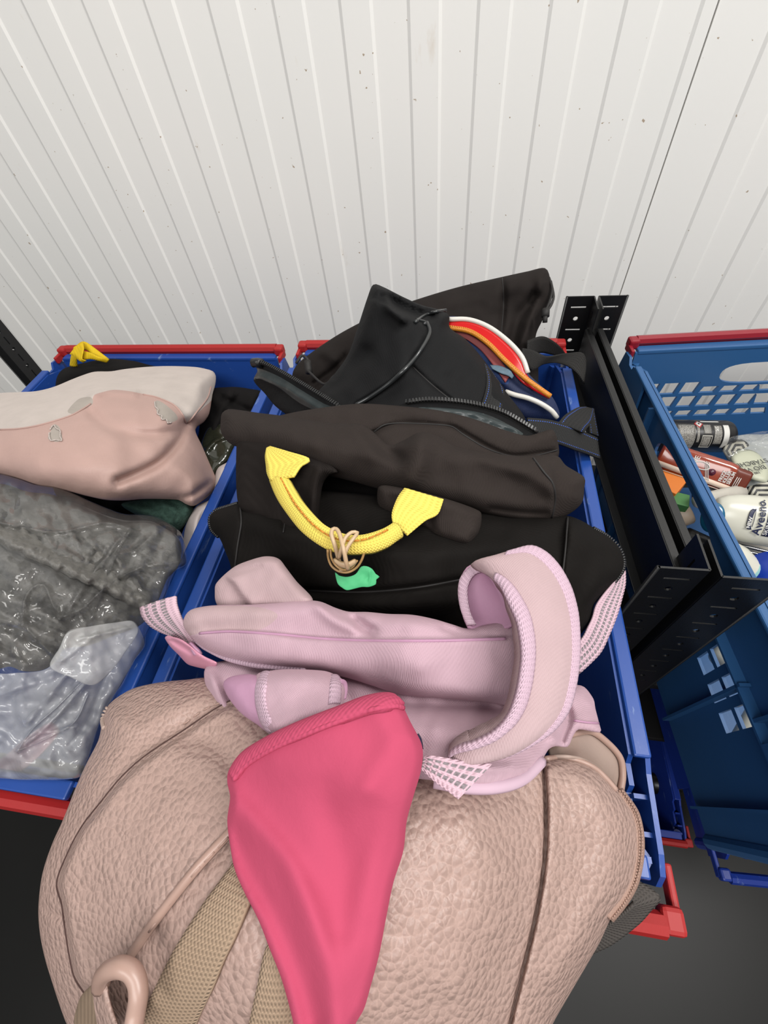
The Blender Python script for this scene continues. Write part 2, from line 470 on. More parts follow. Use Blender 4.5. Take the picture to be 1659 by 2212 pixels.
def webbing(name, col, k=3200, reflective=False, stitch=None, dark=.6, across=44.0):
    """ribbed strap; UV.x across 0..1, UV.y metres along"""
    t = NT(name); t.b.inputs['Roughness'].default_value = .75; t.b.inputs['Specular IOR Level'].default_value = .3
    sp = t.n('ShaderNodeSeparateXYZ'); t.l(t.coord('UV'), sp.inputs[0]); u, v = sp.outputs[0], sp.outputs[1]
    h = t.math('MULTIPLY', t.math('SINE', t.math('MULTIPLY', v, k)), t.math('SINE', t.math('MULTIPLY', u, across)))
    h = t.math('ADD', h, t.math('MULTIPLY', t.math('SINE', t.math('MULTIPLY', v, k)), .8))
    t.l(t.bump(h, .6, .0004), t.b.inputs['Normal'])
    L = lin(col); cc = t.mix(t.math('MULTIPLY_ADD', h, .25, .35), L, tuple(x * dark for x in L[:3]) + (1,))
    if reflective:
        # three pairs of grey reflective dash lines
        fr = t.math('FRACT', t.math('MULTIPLY', t.math('SUBTRACT', u, .14), 4.1))
        band = t.math('MULTIPLY', t.math('LESS_THAN', fr, .55), t.math('MULTIPLY', t.math('GREATER_THAN', u, .16), t.math('LESS_THAN', u, .82)))
        dash = t.math('GREATER_THAN', t.math('SINE', t.math('MULTIPLY', v, 2300.0)), -.65)
        f = t.math('MULTIPLY', band, dash)
        cc = t.mix(f, cc, lin((158, 148, 152)))
    if stitch:
        a = t.math('LESS_THAN', t.math('ABSOLUTE', t.math('SUBTRACT', t.math('ABSOLUTE', t.math('SUBTRACT', u, .5)), .38)), .016)
        f = t.math('MULTIPLY', a, t.math('GREATER_THAN', t.math('SINE', t.math('MULTIPLY', v, 1900.0)), .1))
        cc = t.mix(f, cc, lin(stitch))
    t.l(cc, t.b.inputs['Base Color']); return t.m
def film(name, clear=.75, haze=.5, rough=.08, bump=1.0, scale=18):
    """thin clear plastic film"""
    t = NT(name); t.t.nodes.remove(t.b)
    c = t.coord(); nz = t.n('ShaderNodeTexNoise', _Scale=float(scale), _Detail=3.0, _Distortion=1.0); t.l(c, nz.inputs['Vector'])
    b = t.bump(nz.outputs['Fac'], bump * .35, .006)
    tr = t.n('ShaderNodeBsdfTransparent'); gl = t.n('ShaderNodeBsdfGlossy'); gl.inputs['Roughness'].default_value = rough; t.l(b, gl.inputs['Normal'])
    df = t.n('ShaderNodeBsdfDiffuse'); df.inputs['Color'].default_value = (.78, .78, .77, 1); t.l(b, df.inputs['Normal'])
    tl = t.n('ShaderNodeBsdfTranslucent'); tl.inputs['Color'].default_value = (.78, .78, .77, 1)
    ms0 = t.n('ShaderNodeMixShader'); ms0.inputs[0].default_value = .4; t.l(df.outputs[0], ms0.inputs[1]); t.l(tl.outputs[0], ms0.inputs[2])
    ms1 = t.n('ShaderNodeMixShader'); ms1.inputs[0].default_value = haze; t.l(tr.outputs[0], ms1.inputs[1]); t.l(ms0.outputs[0], ms1.inputs[2])
    fr = t.n('ShaderNodeLayerWeight', _Blend=.25); t.l(b, fr.inputs['Normal'])
    ms2 = t.n('ShaderNodeMixShader'); t.l(t.math('MULTIPLY_ADD', fr.outputs['Fresnel'], 1.2, .02), ms2.inputs[0])
    t.l(ms1.outputs[0], ms2.inputs[1]); t.l(gl.outputs[0], ms2.inputs[2]); t.l(ms2.outputs[0], t.out.inputs[0])
    return t.m
def scuffed(name, col, rough=.35, scuff=(150, 175, 215), amt=.62, scale=60):
    """moulded crate plastic with pale scuffs"""
    t = NT(name); t.b.inputs['Roughness'].default_value = rough; t.b.inputs['Specular IOR Level'].default_value = .45
    c = t.coord(); mp = t.n('ShaderNodeMapping'); mp.inputs['Scale'].default_value = (1, .25, 1); t.l(c, mp.inputs[0])
    nz = t.n('ShaderNodeTexNoise', _Scale=float(scale), _Detail=6.0, _Roughness=.7); t.l(mp.outputs[0], nz.inputs['Vector'])
    big = t.n('ShaderNodeTexNoise', _Scale=6.0, _Detail=2.0); t.l(c, big.inputs['Vector'])
    L = lin(col); a = t.mix(big.outputs['Fac'], tuple(x * .85 for x in L[:3]) + (1,), tuple(min(1, x * 1.1) for x in L[:3]) + (1,))
    rp = t.n('ShaderNodeValToRGB'); rp.color_ramp.elements[0].position = amt; rp.color_ramp.elements[1].position = amt + .06
    t.l(nz.outputs['Fac'], rp.inputs[0]); t.l(t.mix(t.math('MULTIPLY', rp.outputs[0], .55), a, lin(scuff)), t.b.inputs['Base Color'])
    t.l(t.bump(nz.outputs['Fac'], .12, .002), t.b.inputs['Normal'])
    return t.m

M = {}
M['blue'] = scuffed('blue_crate_plastic', (40, 84, 172))
M['blue_pale'] = scuffed('pale_blue_crate_plastic', (52, 104, 160), .4, (110, 150, 190), .7)
M['red'] = scuffed('red_bar_plastic', (186, 34, 34), .55, (225, 130, 110), .76)
M['red_dark'] = scuffed('crimson_bar_plastic', (160, 28, 46), .32, (200, 90, 90), .7)
M['rack'] = plain('black_powder_coat', (17, 17, 18), .42, .5, .1, bump=.15, bscale=900)
M['floor'] = plain('dark_floor', (25, 24, 22), .4, .25, .35, 5)
M['shelf'] = plain('dark_shelf_board', (22, 21, 21), .7, .3, .2, 20)
M['bag_back'] = fabric('soft_black_nylon', (44, 39, 37), k=5000, amp=.2, sheen=.1)
M['bag_pipe'] = fabric('charcoal_twill', (31, 31, 32), .7, 4600, 'weave', .5, .1)
M['canvas'] = fabric('brown_black_canvas', (58, 51, 48), .85, 4500, 'weave', .8, .15)
M['twill'] = fabric('black_twill', (40, 35, 33), .85, 2800, 'twill', .8, .12)
M['scuba'] = fabric('black_ribbed_cloth', (27, 24, 22), .8, 3800, 'rib', .35, .08)
M['void'] = fabric('black_opening_shade', (16, 14, 14), .9, 3000, 'weave', .2, .02)
M['piping'] = plain('black_rubber_piping', (44, 46, 47), .28, .6)
M['zip'] = plain('black_zip_coil', (30, 31, 32), .35, .6)
M['satin'] = fabric('grey_satin_lining', (62, 70, 71), .3, 300, 'n', .5, .0)
M['strap_black'] = webbing('black_webbing', (40, 38, 36), 2600)
M['strap_stitch'] = webbing('black_webbing_blue_stitch', (40, 40, 40), 2400, stitch=(60, 105, 215))
M['cord'] = plain('black_cord', (35, 32, 31), .7)
M['navy'] = fabric('navy_nylon', (38, 66, 122), .6, 3000, 'weave', .3, .1)
M['navy_dark'] = fabric('dark_navy_nylon', (33, 46, 84), .6, 3000, 'weave', .3, .1)
M['red_vinyl'] = plain('glossy_red_vinyl', (225, 22, 22), .22, .6)
M['maroon'] = plain('dull_red_panel', (150, 62, 62), .6)
M['white_pipe'] = plain('white_piping', (240, 236, 228), .35)
M['orange_zip'] = plain('orange_zip', (238, 150, 40), .5, bump=.5, bscale=700)
M['label_cloth'] = plain('grey_blue_label', (92, 118, 135), .6, noise_amt=.4, nscale=200)
M['yellow'] = webbing('yellow_webbing', (275, 248, 116), 3300, dark=.85)
M['yellow_plain'] = fabric('yellow_ribbon', (244, 205, 30), .7, 3300, 'twill', .5)
M['orange_thread'] = plain('orange_thread', (235, 150, 40), .6)
M['rubber'] = plain('tan_rubber', (190, 150, 95), .4, .5)
M['rubber_pale'] = plain('pale_rubber', (222, 190, 150), .4, .5)
M['tape'] = plain('green_paper_tape', (88, 205, 138), .6, .3, .05, 60, bump=.3, bscale=120)
M['lilac'] = fabric('lilac_canvas', (216, 181, 194), .8, 5200, 'weave', .6, .2, .05)
M['lilac_dirty'] = fabric('soiled_lilac_canvas', (210, 181, 184), .8, 5200, 'weave', .6, .2, .08)
M['lilac_bind'] = webbing('lilac_binding', (238, 204, 222), 2600, dark=.85)
M['lilac_refl'] = webbing('lilac_reflective_webbing', (245, 208, 222), 2600, True, dark=.85)
M['pink_plastic'] = plain('pink_buckle_plastic', (236, 164, 188), .3, .5)
M['lilac_lining'] = fabric('lilac_lining', (214, 164, 194), .6, 3000, 'n', .3, .1, .04)
M['hot'] = fabric('hot_pink_jersey', (214, 86, 119), .9, 3800, 'n', .35, .35, .04)
M['hot_bind'] = fabric('hot_pink_rib', (214, 86, 119), .9, 2600, 'weave', .9, .35, .04)
M['leather'] = leather('blush_leather', (194, 164, 153))
M['leather_plain'] = plain('smooth_blush_leather', (196, 162, 148), .36, .5, .06, 40)
M['beige_web'] = webbing('beige_webbing', (198, 170, 144), 2600, dark=.6, across=80.0)
M['beige_zip'] = plain('beige_zip_tape', (186, 150, 134), .6, bump=.8, bscale=900)
M['beige_satin'] = fabric('beige_satin', (194, 170, 158), .35, 160, 'n', 1.6, .0)
M['seam_dark'] = plain('dark_seam', (78, 50, 44), .8)
M['grey_web'] = webbing('grey_webbing', (92, 86, 82), 2800, dark=.6)
M['blush'] = fabric('blush_satin', (206, 172, 162), .5, 5200, 'weave', .12, .2, .04)
M['velvet'] = fabric('cream_velvet', (214, 202, 194), .7, 420, 'n', 1.2, .5, .14)
M['lace'] = fabric('grey_lace', (188, 178, 168), .7, 900, 'n', 1.0, .2, .2)
M['fleece'] = None
M['film'] = film('clear_film', .8, .07, .05, .6, 16)
M['film_cloudy'] = film('cloudy_film', .8, .42, .07, .9, 20)
M['black_cloth'] = fabric('plain_black_cloth', (26, 24, 24), .9, 3000, 'n', .2, .05)
M['green_knit'] = plain('dark_green_knit', (62, 88, 78), .9, .2, .5, 260, bump=1.0, bscale=400)
M['white_cloth'] = fabric('off_white_cloth', (222, 210, 206), .85, 2600, 'n', .3, .2)
M['glass_green'] = plain('dark_glossy_wrap', (52, 54, 42), .15, .6, .3, 40)
# shaggy grey fleece
t = NT('grey_fleece'); t.b.inputs['Roughness'].default_value = .95; t.b.inputs['Sheen Weight'].default_value = .4
c = t.coord(); mp = t.n('ShaderNodeMapping'); mp.inputs['Scale'].default_value = (1, 2.4, 1); mp.inputs['Rotation'].default_value = (0, 0, .6); t.l(c, mp.inputs[0])
nz = t.n('ShaderNodeTexNoise', _Scale=110.0, _Detail=8.0, _Roughness=.8, _Distortion=.6); t.l(mp.outputs[0], nz.inputs['Vector'])
t.l(t.mix(nz.outputs['Fac'], lin((40, 38, 32)), lin((178, 170, 154))), t.b.inputs['Base Color']); t.l(t.bump(nz.outputs['Fac'], 1.0, .006), t.b.inputs['Normal']); M['fleece'] = t.m

# ------------------------------------------------------------------ the room
t = NT('white_cladding'); t.b.inputs['Roughness'].default_value = .42; t.b.inputs['Specular IOR Level'].default_value = .35
c = t.coord(); mp = t.n('ShaderNodeMapping'); mp.inputs['Scale'].default_value = (1, 1, .35); t.l(c, mp.inputs[0])
nz = t.n('ShaderNodeTexNoise', _Scale=26.0, _Detail=5.0, _Roughness=.6); t.l(mp.outputs[0], nz.inputs['Vector'])
sp = t.n('ShaderNodeTexNoise', _Scale=120.0, _Detail=2.0); t.l(c, sp.inputs['Vector'])
big = t.n('ShaderNodeTexNoise', _Scale=3.0, _Detail=2.0); t.l(c, big.inputs['Vector'])
rp = t.n('ShaderNodeValToRGB'); rp.color_ramp.elements[0].position = .68; rp.color_ramp.elements[1].position = .78; t.l(nz.outputs['Fac'], rp.inputs[0])
r2 = t.n('ShaderNodeValToRGB'); r2.color_ramp.elements[0].position = .735; r2.color_ramp.elements[1].position = .76; t.l(sp.outputs['Fac'], r2.inputs[0])
base = t.mix(big.outputs['Fac'], lin((228, 228, 224), 1), lin((237, 234, 229), 1))
base = t.mix(t.math('MULTIPLY', rp.outputs[0], .4), base, lin((205, 190, 170), 1))
t.l(t.mix(t.math('MULTIPLY', r2.outputs[0], .8), base, lin((150, 125, 95), 1)), t.b.inputs['Base Color'])
t.l(t.bump(sp.outputs['Fac'], .05, .001), t.b.inputs['Normal'])
M['wall'] = t.m
M['wall_gap'] = plain('dark_joint', (90, 92, 110), .8)
WY, PITCH, X0 = 0.842, 0.08764, -0.0852
def wall_profile(xa, xb, k0, k1):
    """ribs: a bright and a grey flank each pitch; returns (x, y) outline"""
    pts = [(xa, WY)]; d, s = 0.0022, 0.0042
    for k in range(k0, k1):
        x = X0 + k * PITCH
        for q in ((x - s / 2, WY), (x + s / 2, WY - d), (x + PITCH * .46 - s / 2, WY - d), (x + PITCH * .46 + s / 2, WY)):
            if pts[-1][0] < q[0] < xb: pts.append(q)
    pts.append((xb, pts[-1][1])); return pts
seam_x = 0.283
mb = MB()
for (xa, xb, k0, k1) in ((-4.5, seam_x - .0014, -52, 5), (seam_x + .0014, 4.5, 5, 54)):
    pr = wall_profile(xa, xb, k0, k1); zs = (0, 3.2); V = []; F = []
    for (x, y) in pr:
        for z in zs: V.append((x, y, z)); V.append((x, y + .05 if y == WY else WY + .05, z))
    for i in range(len(pr) - 1):
        a = 4 * i; b = a + 4
        F += [(a, b, b + 2, a + 2), (a + 1, a + 3, b + 3, b + 1), (a + 2, b + 2, b + 3, a + 3), (a, a + 1, b + 1, b)]
    e = 4 * (len(pr) - 1); F += [(0, 2, 3, 1), (e, e + 1, e + 3, e + 2)]
    mb.add(V, F)
tag(mb.build('wall_back', M['wall']), kind='structure')
mb = MB(); mb.box((seam_x, WY + .012, 1.6), (.004, .01, 3.2)); tag(mb.build('trim_1', M['wall_gap']), kind='structure')
mb = MB(); mb.box((0, -1.3, -.02), (9, 4.4, .04)); tag(mb.build('floor', M['floor']), kind='structure')

# ------------------------------------------------------------------ racking
def L_post(x_out, x_in, y, back, label, zt=1.055):
    """angle post: a slotted flange facing the room and one running in depth; x_in is the folded edge"""
    t = thing('rack_post', ((x_out + x_in) / 2, y, 0), label, 'shelving post')
    wd = abs(x_in - x_out); xl = min(x_out, x_in); holes = []
    z = zt - .015; k = 0
    while z > .75:
        cx = wd * .52
        holes.append([(cx - .010, z - .0011), (cx + .010, z - .0011), (cx + .010, z + .0011), (cx - .010, z + .0011)])
        zc = z - .0165
        holes.append([(cx + .0032 * math.cos(a * math.pi / 6), zc + .0032 * math.sin(a * math.pi / 6)) for a in range(12)])
        z -= .033
    V, F = panel([(0, 0), (wd, 0), (wd, zt), (0, zt)], holes, .0018, ((xl, y, 0), (1, 0, 0), (0, 0, 1), (0, 1, 0)))
    mesh('front_flange', V, F, M['rack'], t, smooth=False)
    yy = y - .034 if back else y + .034; y0, y1 = min(y, yy), max(y, yy); holes = []
    z = zt - .020
    while z > .75:
        holes.append([(.017 - .0012, z - .007), (.017 + .0012, z - .007), (.017 + .0012, z + .007), (.017 - .0012, z + .007)])
        holes.append([(.017 + .0034 * math.cos(a * math.pi / 6), z + .0165 + .0034 * math.sin(a * math.pi / 6)) for a in range(12)]) if z < zt - .02 else None
        z -= .033
    V, F = panel([(0, 0), (y1 - y0, 0), (y1 - y0, zt), (0, zt)], [h for h in holes if h], .0018, ((x_in, y0, 0), (0, 1, 0), (0, 0, 1), (1, 0, 0)))
    mesh('side_flange', V, F, M['rack'], t, smooth=False)
    mb = MB(); V, F = tube_geo([(x_out, y, 0), (x_out, y, zt)], .0017, 6); mb.add(V, F); mb.build('folded_edge', M['rack'], t, True)
    return t
L_post(.142, .177, .62, True, 'black slotted back post between the two racks, left one by the wall')
L_post(.219, .183, .62, True, 'black slotted back post nearest the pale blue perforated crate')
L_post(.163, .200, .198, False, 'black slotted front post beside the middle crate')
L_post(.252, .207, .193, False, 'black slotted front post against the pale blue perforated crate')
L_post(-.84, -.777, .62, True, 'black slotted post at the left edge behind the left crate', 1.06)
def side_beam(x0, x1, y0, y1, label):
    d = np.array([x1 - x0, y1 - y0, 0]); L = np.linalg.norm(d); d /= L; n = np.array([-d[1], d[0], 0]); c0 = np.array([(x0 + x1) / 2, (y0 + y1) / 2, 0])
    Rm = np.stack([d, n, (0, 0, 1)], 1); mb = MB()
    mb.box(c0 + (0, 0, .985), (L, .0022, .066), Rm, bev=.0006)
    mb.box(c0 + n * .0035 + (0, 0, 1.0175), (L, .0075, .0022), Rm, bev=.0006)
    mb.box(c0 - n * .005 + (0, 0, .954), (L, .010, .0022), Rm, bev=.0006)
    o = mb.build('side_beam', M['rack']); return tag(o, label, 'shelf beam')
side_beam(.1735, .1955, .602, .222, 'long black metal side beam nearest the middle crate')
side_beam(.1885, .2115, .602, .222, 'long black metal side beam nearest the pale blue crate')
for (x0, x1, z, lb) in ((-.82, .185, .785, 'dark shelf board under the left and middle blue crates'), (.235, 1.1, .740, 'dark shelf board under the pale blue perforated crate'),
                        (-.82, .185, .36, 'lower dark shelf board beneath the left and middle crates'), (.235, 1.1, .450, 'lower dark shelf board under the lower blue crates')):
    mb = MB(); mb.box(((x0 + x1) / 2, .41, z - .008), (x1 - x0, .40, .016), bev=.002)
    tag(mb.build('shelf_board', M['shelf']), lb, 'shelf')

# ------------------------------------------------------------------ crates
def rotz(a): c_, s_ = math.cos(a), math.sin(a); return np.array([[c_, -s_, 0], [s_, c_, 0], [0, 0, 1]])
def crate(cx, cy, ztop, yaw, label, mat, bar, perf=False, taper=(.03, .03), ext=.010, Wd=.40, L=.595, H=.215, front_bar=(.016, -.030), back_bar=(.000, .003)):
    R = rotz(yaw); O = np.array([cx, cy, ztop - H])
    t = thing('storage_crate', O, label, 'crate')
    X, Y, Z = R[:, 0], R[:, 1], np.array([0, 0, 1.0]); mb = MB()
    def W(x, y, z): return O + X * x + Y * y + Z * z
    V, F = panel([(-Wd/2+.02, -L/2+.03), (Wd/2-.02, -L/2+.03), (Wd/2-.02, L/2-.03), (-Wd/2+.02, L/2-.03)], [], .004, (W(0, 0, .004), X, Y, Z)); mb.add(V, F)
    for sy in (-1, 1):   # end walls
        y = sy * (L / 2 - .016); holes = []; top = H - .004
        if perf:
            zc = H - .043
            holes.append([(.062 * np.sign(math.cos(a)) * abs(math.cos(a)) ** .55, zc + .016 * np.sign(math.sin(a)) * abs(math.sin(a)) ** .8) for a in np.linspace(.02, 2 * math.pi - .25, 28)])
            for r_, (z0, z1) in enumerate(((H - .072, H - .054), (H - .095, H - .077), (H - .112, H - .102))):
                for k in range(-6, 6):
                    x0 = k * .028 + .004 + r_ * .004; sk = .004 if k < 0 else -.004
                    z1b = z1 - .008 if (r_ == 0 and -.085 < x0 < .070) else z1
                    holes.append([(x0, z0), (x0 + .021, z0), (x0 + .021 + sk, z1b), (x0 + sk, z1b)])
        V, F = panel([(-Wd/2+.014, .004), (Wd/2-.014, .004), (Wd/2-.012, top), (-Wd/2+.012, top)], holes, .0035, (W(0, y, 0), X, Z, Y)); mb.add(V, F)
        mb.box(W(0, y + sy * .004, top), (Wd - .03, .013, .006), R, bev=.0015)
        mb.box(W(0, y, .012), (Wd - .03, .010, .010), R, bev=.0015)
    for sx in (-1, 1):   # long walls
        x = sx * (Wd / 2 - .013); holes = []
        if perf:
            yc = 0.06
            holes.append([(yc + .085 * np.sign(math.cos(a)) * abs(math.cos(a)) ** .5, H - .050 + .022 * np.sign(math.sin(a)) * abs(math.sin(a)) ** .8) for a in np.linspace(.02, 2 * math.pi - .2, 28)])
            for k in range(-6, 9):
                for z0, z1 in ((H - .110, H - .086), (H - .140, H - .116)):
                    if z0 > H - .12 or k < -1:
                        holes.append([(k * .030, z0), (k * .030 + .020, z0), (k * .030 + .020, z1), (k * .030, z1)])
        V, F = panel([(-L/2+.016, .004), (L/2-.016, .004), (L/2-.010, H - .022), (L/2-.060, H - .004), (-L/2+.077, H - .004), (-L/2+.072, H - .012), (-L/2+.058, H - .012), (-L/2+.054, H - .020), (-L/2+.034, H - .021), (-L/2+.028, H - .034), (-L/2+.018, H - .034), (-L/2+.012, H - .028)],
                     holes, .0035, (W(x, 0, 0), Y, Z, X)); mb.add(V, F)
        xo = sx * (Wd / 2 - .002)   # outer skin at both ends, with its wavy top
        V, F = panel([(-L/2+.002, H - .075), (-L/2+.10, H - .075), (-L/2+.10, H - .003), (-L/2+.078, H - .003), (-L/2+.066, H - .007), (-L/2+.02, H - .012), (-L/2+.008, H - .016), (-L/2+.002, H - .026)],
                     [], .0035, (W(xo, 0, 0), Y, Z, X)); mb.add(V, F)
        if not perf:
            V, F = panel([(-L/2+.09, .01), (L/2-.08, .01), (L/2-.08, H - .004), (-L/2+.09, H - .004)], [], .0025, (W(xo, 0, 0), Y, Z, X)); mb.add(V, F)
        V, F = panel([(L/2-.09, H - .075), (L/2-.004, H - .075), (L/2-.004, H - .03), (L/2-.014, H - .004), (L/2-.03, H - .002), (L/2-.036, H - .010), (L/2-.046, H - .010), (L/2-.05, H - .003), (L/2-.09, H - .003)],
                     [], .0035, (W(xo, 0, 0), Y, Z, X)); mb.add(V, F)
        rw = .0085 if perf else .0125
        mb.box(W(sx * (Wd / 2 - rw / 2), .0115, H - .003), (rw, L - .128, .0055), R, bev=.0018)
        mb.box(W(sx * (Wd / 2 - rw / 2), -L/2 + .052, H - .028), (rw, .003, .03), R)
        mb.box(W(sx * (Wd / 2 - .0070), 0, H - .076), (.012, L - .02, .003), R)
        ny = 7
        for k in ((0, 1, 5, 6) if perf else range(ny)):
            yk = -L / 2 + .03 + (L - .06) * k / (ny - 1)
            mb.box(W(sx * (Wd / 2 - .0070), yk, H - .046), (.010, .003, .060), R)
        if perf:
            for k in range(6):
                mb.box(W(sx * (Wd / 2 - .006), -L/2 + .05 + k * .1, H / 2 - .03), (.010, .003, H - .08), R)
        for sy in (-1, 1):  # rounded corner columns
            cyl = W(sx * (Wd / 2 - .014), sy * (L / 2 - .016), 0)
            V, F = tube_geo([cyl + Z * .004, cyl + Z * (H - .02)], .008, 10); mb.add(V, F)
    NV = []
    for v in mb.V:   # the sides draw in toward the bottom
        d_ = np.array(v) - O; lx, ly, lz = d_ @ X, d_ @ Y, d_[2]; q_ = max(0, 1 - lz / H)
        NV.append(O + X * lx * (1 - taper[0] * q_) + Y * ly * (1 - taper[1] * q_) + Z * lz)
    mb.V = NV
    mb.build('crate_body', [mat], t)
    for sy, (dy, dz) in ((1, back_bar), (-1, front_bar)):
        b = MB(); y = sy * (L / 2 + dy); z = H + dz; hw = Wd / 2 - (.004 if sy > 0 else -ext)
        V, F = tube_geo([W(x, y, z) for x in np.linspace(-hw + .012, hw - .012, 9)], .0072, 8); b.add(V, F)
        b.box(W(0, y + sy * .001, z - .003), (Wd - .05, .004, .014), R, bev=.001)
        for sx in (-1, 1):
            b.box(W(sx * (hw - .007), y - sy * .003, z - .001), (.014, .015, .014), R, bev=.003)
            b.box(W(sx * (hw - .002), y - sy * (.012 if sy > 0 else .016), z - .006), (.005, .024 if sy > 0 else .034, .011), R, bev=.0015)
        o = b.build('handle_bar', [bar], t, False); o['label'] = 'red swing-over stacking bar'
        for p_ in o.data.polygons: p_.use_smooth = False
    return t
crate(-.048, .2935, 1.0, 0, 'open blue crate in the middle heaped with bags', M['blue'], M['red'])
crate(-.462, .284, 1.0, 0, 'open blue crate on the left holding the pillow and plastic bag', M['blue'], M['red'], front_bar=(.0, -.026), ext=-.002)
crate(.452, .316, 1.0, math.radians(5), 'pale blue perforated crate of toiletries on the right', M['blue_pale'], M['red_dark'], True, (.05, .09), H=.26)


# ================================================================== MIDDLE CRATE, back to front
def zl(pts, z): return [(a[0], a[1], z) for a in pts]
# ---- soft black drawstring bag at the very back
t = thing('drawstring_bag', pz(950, 760, .99), 'soft black drawstring bag at the very back against the white wall', 'bag')
back = Soft([(632,815),(640,790),(668,765),(722,728),(768,702),(830,672),(900,647),(990,620),(1085,598),(1140,586),(1177,579),(1188,600),(1192,640),(1175,685),(1157,728),(1163,790),(1150,850),(1000,880),(800,900),(660,860)],
    [(1180,585,1.112),(900,650,1.098),(640,800,1.045),(1150,830,1.020),(800,880,1.02),(1000,720,1.068),(1080,680,1.075),(1160,720,1.06)], .012, 40, .04,
    [('g',[(1085,600),(1088,660),(1080,730)],7,-.004),('g',[(1155,640),(1120,690),(1100,760)],12,-.006),('g',[(1170,610),(1150,680),(1128,740)],9,.004),('g',[(700,760),(740,790),(750,840)],14,.006),('g',[(680,830),(720,800),(750,770)],8,-.006)],
    .004, 70, 7, 1)
back.build('bag_body', M['bag_back'], t)
tube('seam', back.path([(1085,600),(1088,650),(1083,720),(1080,780)], .0003), .0006, M['cord'], t, 5)
for pts in ([(1186,600),(1193,625),(1186,655),(1178,672)],[(1190,608),(1196,640),(1190,660),(1180,674)]):
    tube('drawcord', pxpath([(a,b,1.108 - (b-600)*.0002) for a,b in pts]), .0015, M['cord'], t)
tube('cord_toggle', pxpath([(1179,668,1.10),(1178,684,1.095)]), [.0045]*len(pxpath([(1179,668,1.10),(1178,684,1.095)])), M['cord'], t, 8)
tube('cord_end', pxpath([(1178,682,1.096),(1177,697,1.09)]), .0028, M['cord'], t, 8)
tube('drawcord', pxpath([(640,785,1.075),(652,768,1.08),(664,776,1.078),(670,800,1.07)]), .0017, M['cord'], t)
tube('cord_toggle', pxpath([(664,780,1.078),(668,806,1.07)]), .0042, M['cord'], t, 8)
tube('drawcord', pxpath([(664,800,1.075),(700,830,1.07),(722,812,1.085)]), .0015, M['cord'], t)
# its straps over the back right rim
t = thing('bag_strap', pz(1200, 770, 1.0), 'plain black webbing strap twisted over the back right crate rim', 'strap')
strap('strap_loop', [(1140,735,1.075),(1172,727,1.07),(1195,737,1.06),(1213,752,1.045),(1222,764,1.03)], [(1140,775,1.06),(1165,763,1.05),(1190,766,1.04),(1205,770,1.032),(1212,775,1.025)], .0015, [M['strap_black']], t, 24)
strap('strap_fold', [(1128,770,1.085),(1150,800,1.065),(1172,788,1.052),(1204,784,1.040),(1231,792,1.030),(1251,809,1.022),(1262,826,1.014)], [(1130,752,1.09),(1150,756,1.08),(1185,770,1.06),(1225,763,1.042),(1257,761,1.03),(1266,775,1.022),(1266,800,1.016)], .0015, [M['strap_black']], t, 24)
strap('strap_end', [(1262,775,1.012),(1262,800,1.005),(1263,830,.985)], [(1246,770,1.014),(1252,800,1.007),(1257,826,.99)], .0015, [M['strap_black']], t, 12)

# ---- round navy, red and white case
t = thing('zip_case', pz(1090, 860, .98), 'navy case with red band, white piping and orange zip', 'case')
case = Soft([(960,690),(1014,690),(1058,707),(1101,740),(1128,772),(1141,806),(1192,856),(1209,892),(1203,908),(1170,906),(1120,900),(1040,860),(960,780)],
    [(970,690,1.108),(1060,710,1.105),(1139,804,1.080),(1205,895,1.050),(1000,800,1.075),(1130,890,1.050)], .004, 20, .03, [('g',[(1060,800),(1120,850),(1180,880)],12,.003)], .001, 60, 7, 2)
case.build('case_body', [M['navy_dark'], M['navy']], t, [([(965,712),(1010,722),(1050,748),(1085,790),(1095,830),(1000,800)], 1)])
def band(name, A, B, off, mat, parent, th=.0015, n=30, bulge=0.0):
    return strap(name, case.lift(A, off), case.lift(B, off), th, [mat], parent, n, 6, bulge)
band('red_band', [(968,694),(1014,696),(1056,712),(1097,745),(1124,777),(1137,808),(1160,832)], [(968,707),(1012,716),(1050,740),(1085,774),(1110,806),(1128,826),(1158,846)], .003, M['red_vinyl'], t)
band('inner_panel', [(980,712),(1012,722),(1046,744),(1080,778),(1104,808)], [(985,722),(1010,734),(1040,758),(1070,795),(1092,826)], .0022, M['maroon'], t)
tube('white_piping', pxpath(case.lift([(968,690),(1014,691),(1058,708),(1101,741),(1128,773),(1140,806)], .004)), .0027, M['white_pipe'], t)
tube('red_piping', pxpath(case.lift([(1128,812),(1150,836),(1188,858)], .0035)), .0022, M['red_vinyl'], t)
zp = pxpath(case.lift([(968,708),(1014,716),(1052,740),(1090,778),(1128,812),(1156,833),(1189,856)], .005))
tube('orange_zip', zp, .0026, M['orange_zip'], t)
zp2 = pxpath(case.lift([(975,716),(1012,726),(1046,750),(1080,786),(1110,815)], .004))
stitches('zip_teeth', zp + np.array([0, 0, .0022]), .0011, M['orange_zip'], t, .0012, .0012)
tube('white_piping', pxpath(case.lift([(1092,846),(1112,853),(1140,860),(1168,872),(1192,888),(1203,902)], .006)), .0026, M['white_pipe'], t)
band('cloth_label', [(1058,788),(1080,790),(1102,800),(1110,812)], [(1064,796),(1082,806),(1098,812),(1106,818)], .005, M['label_cloth'], t, .001, 12)

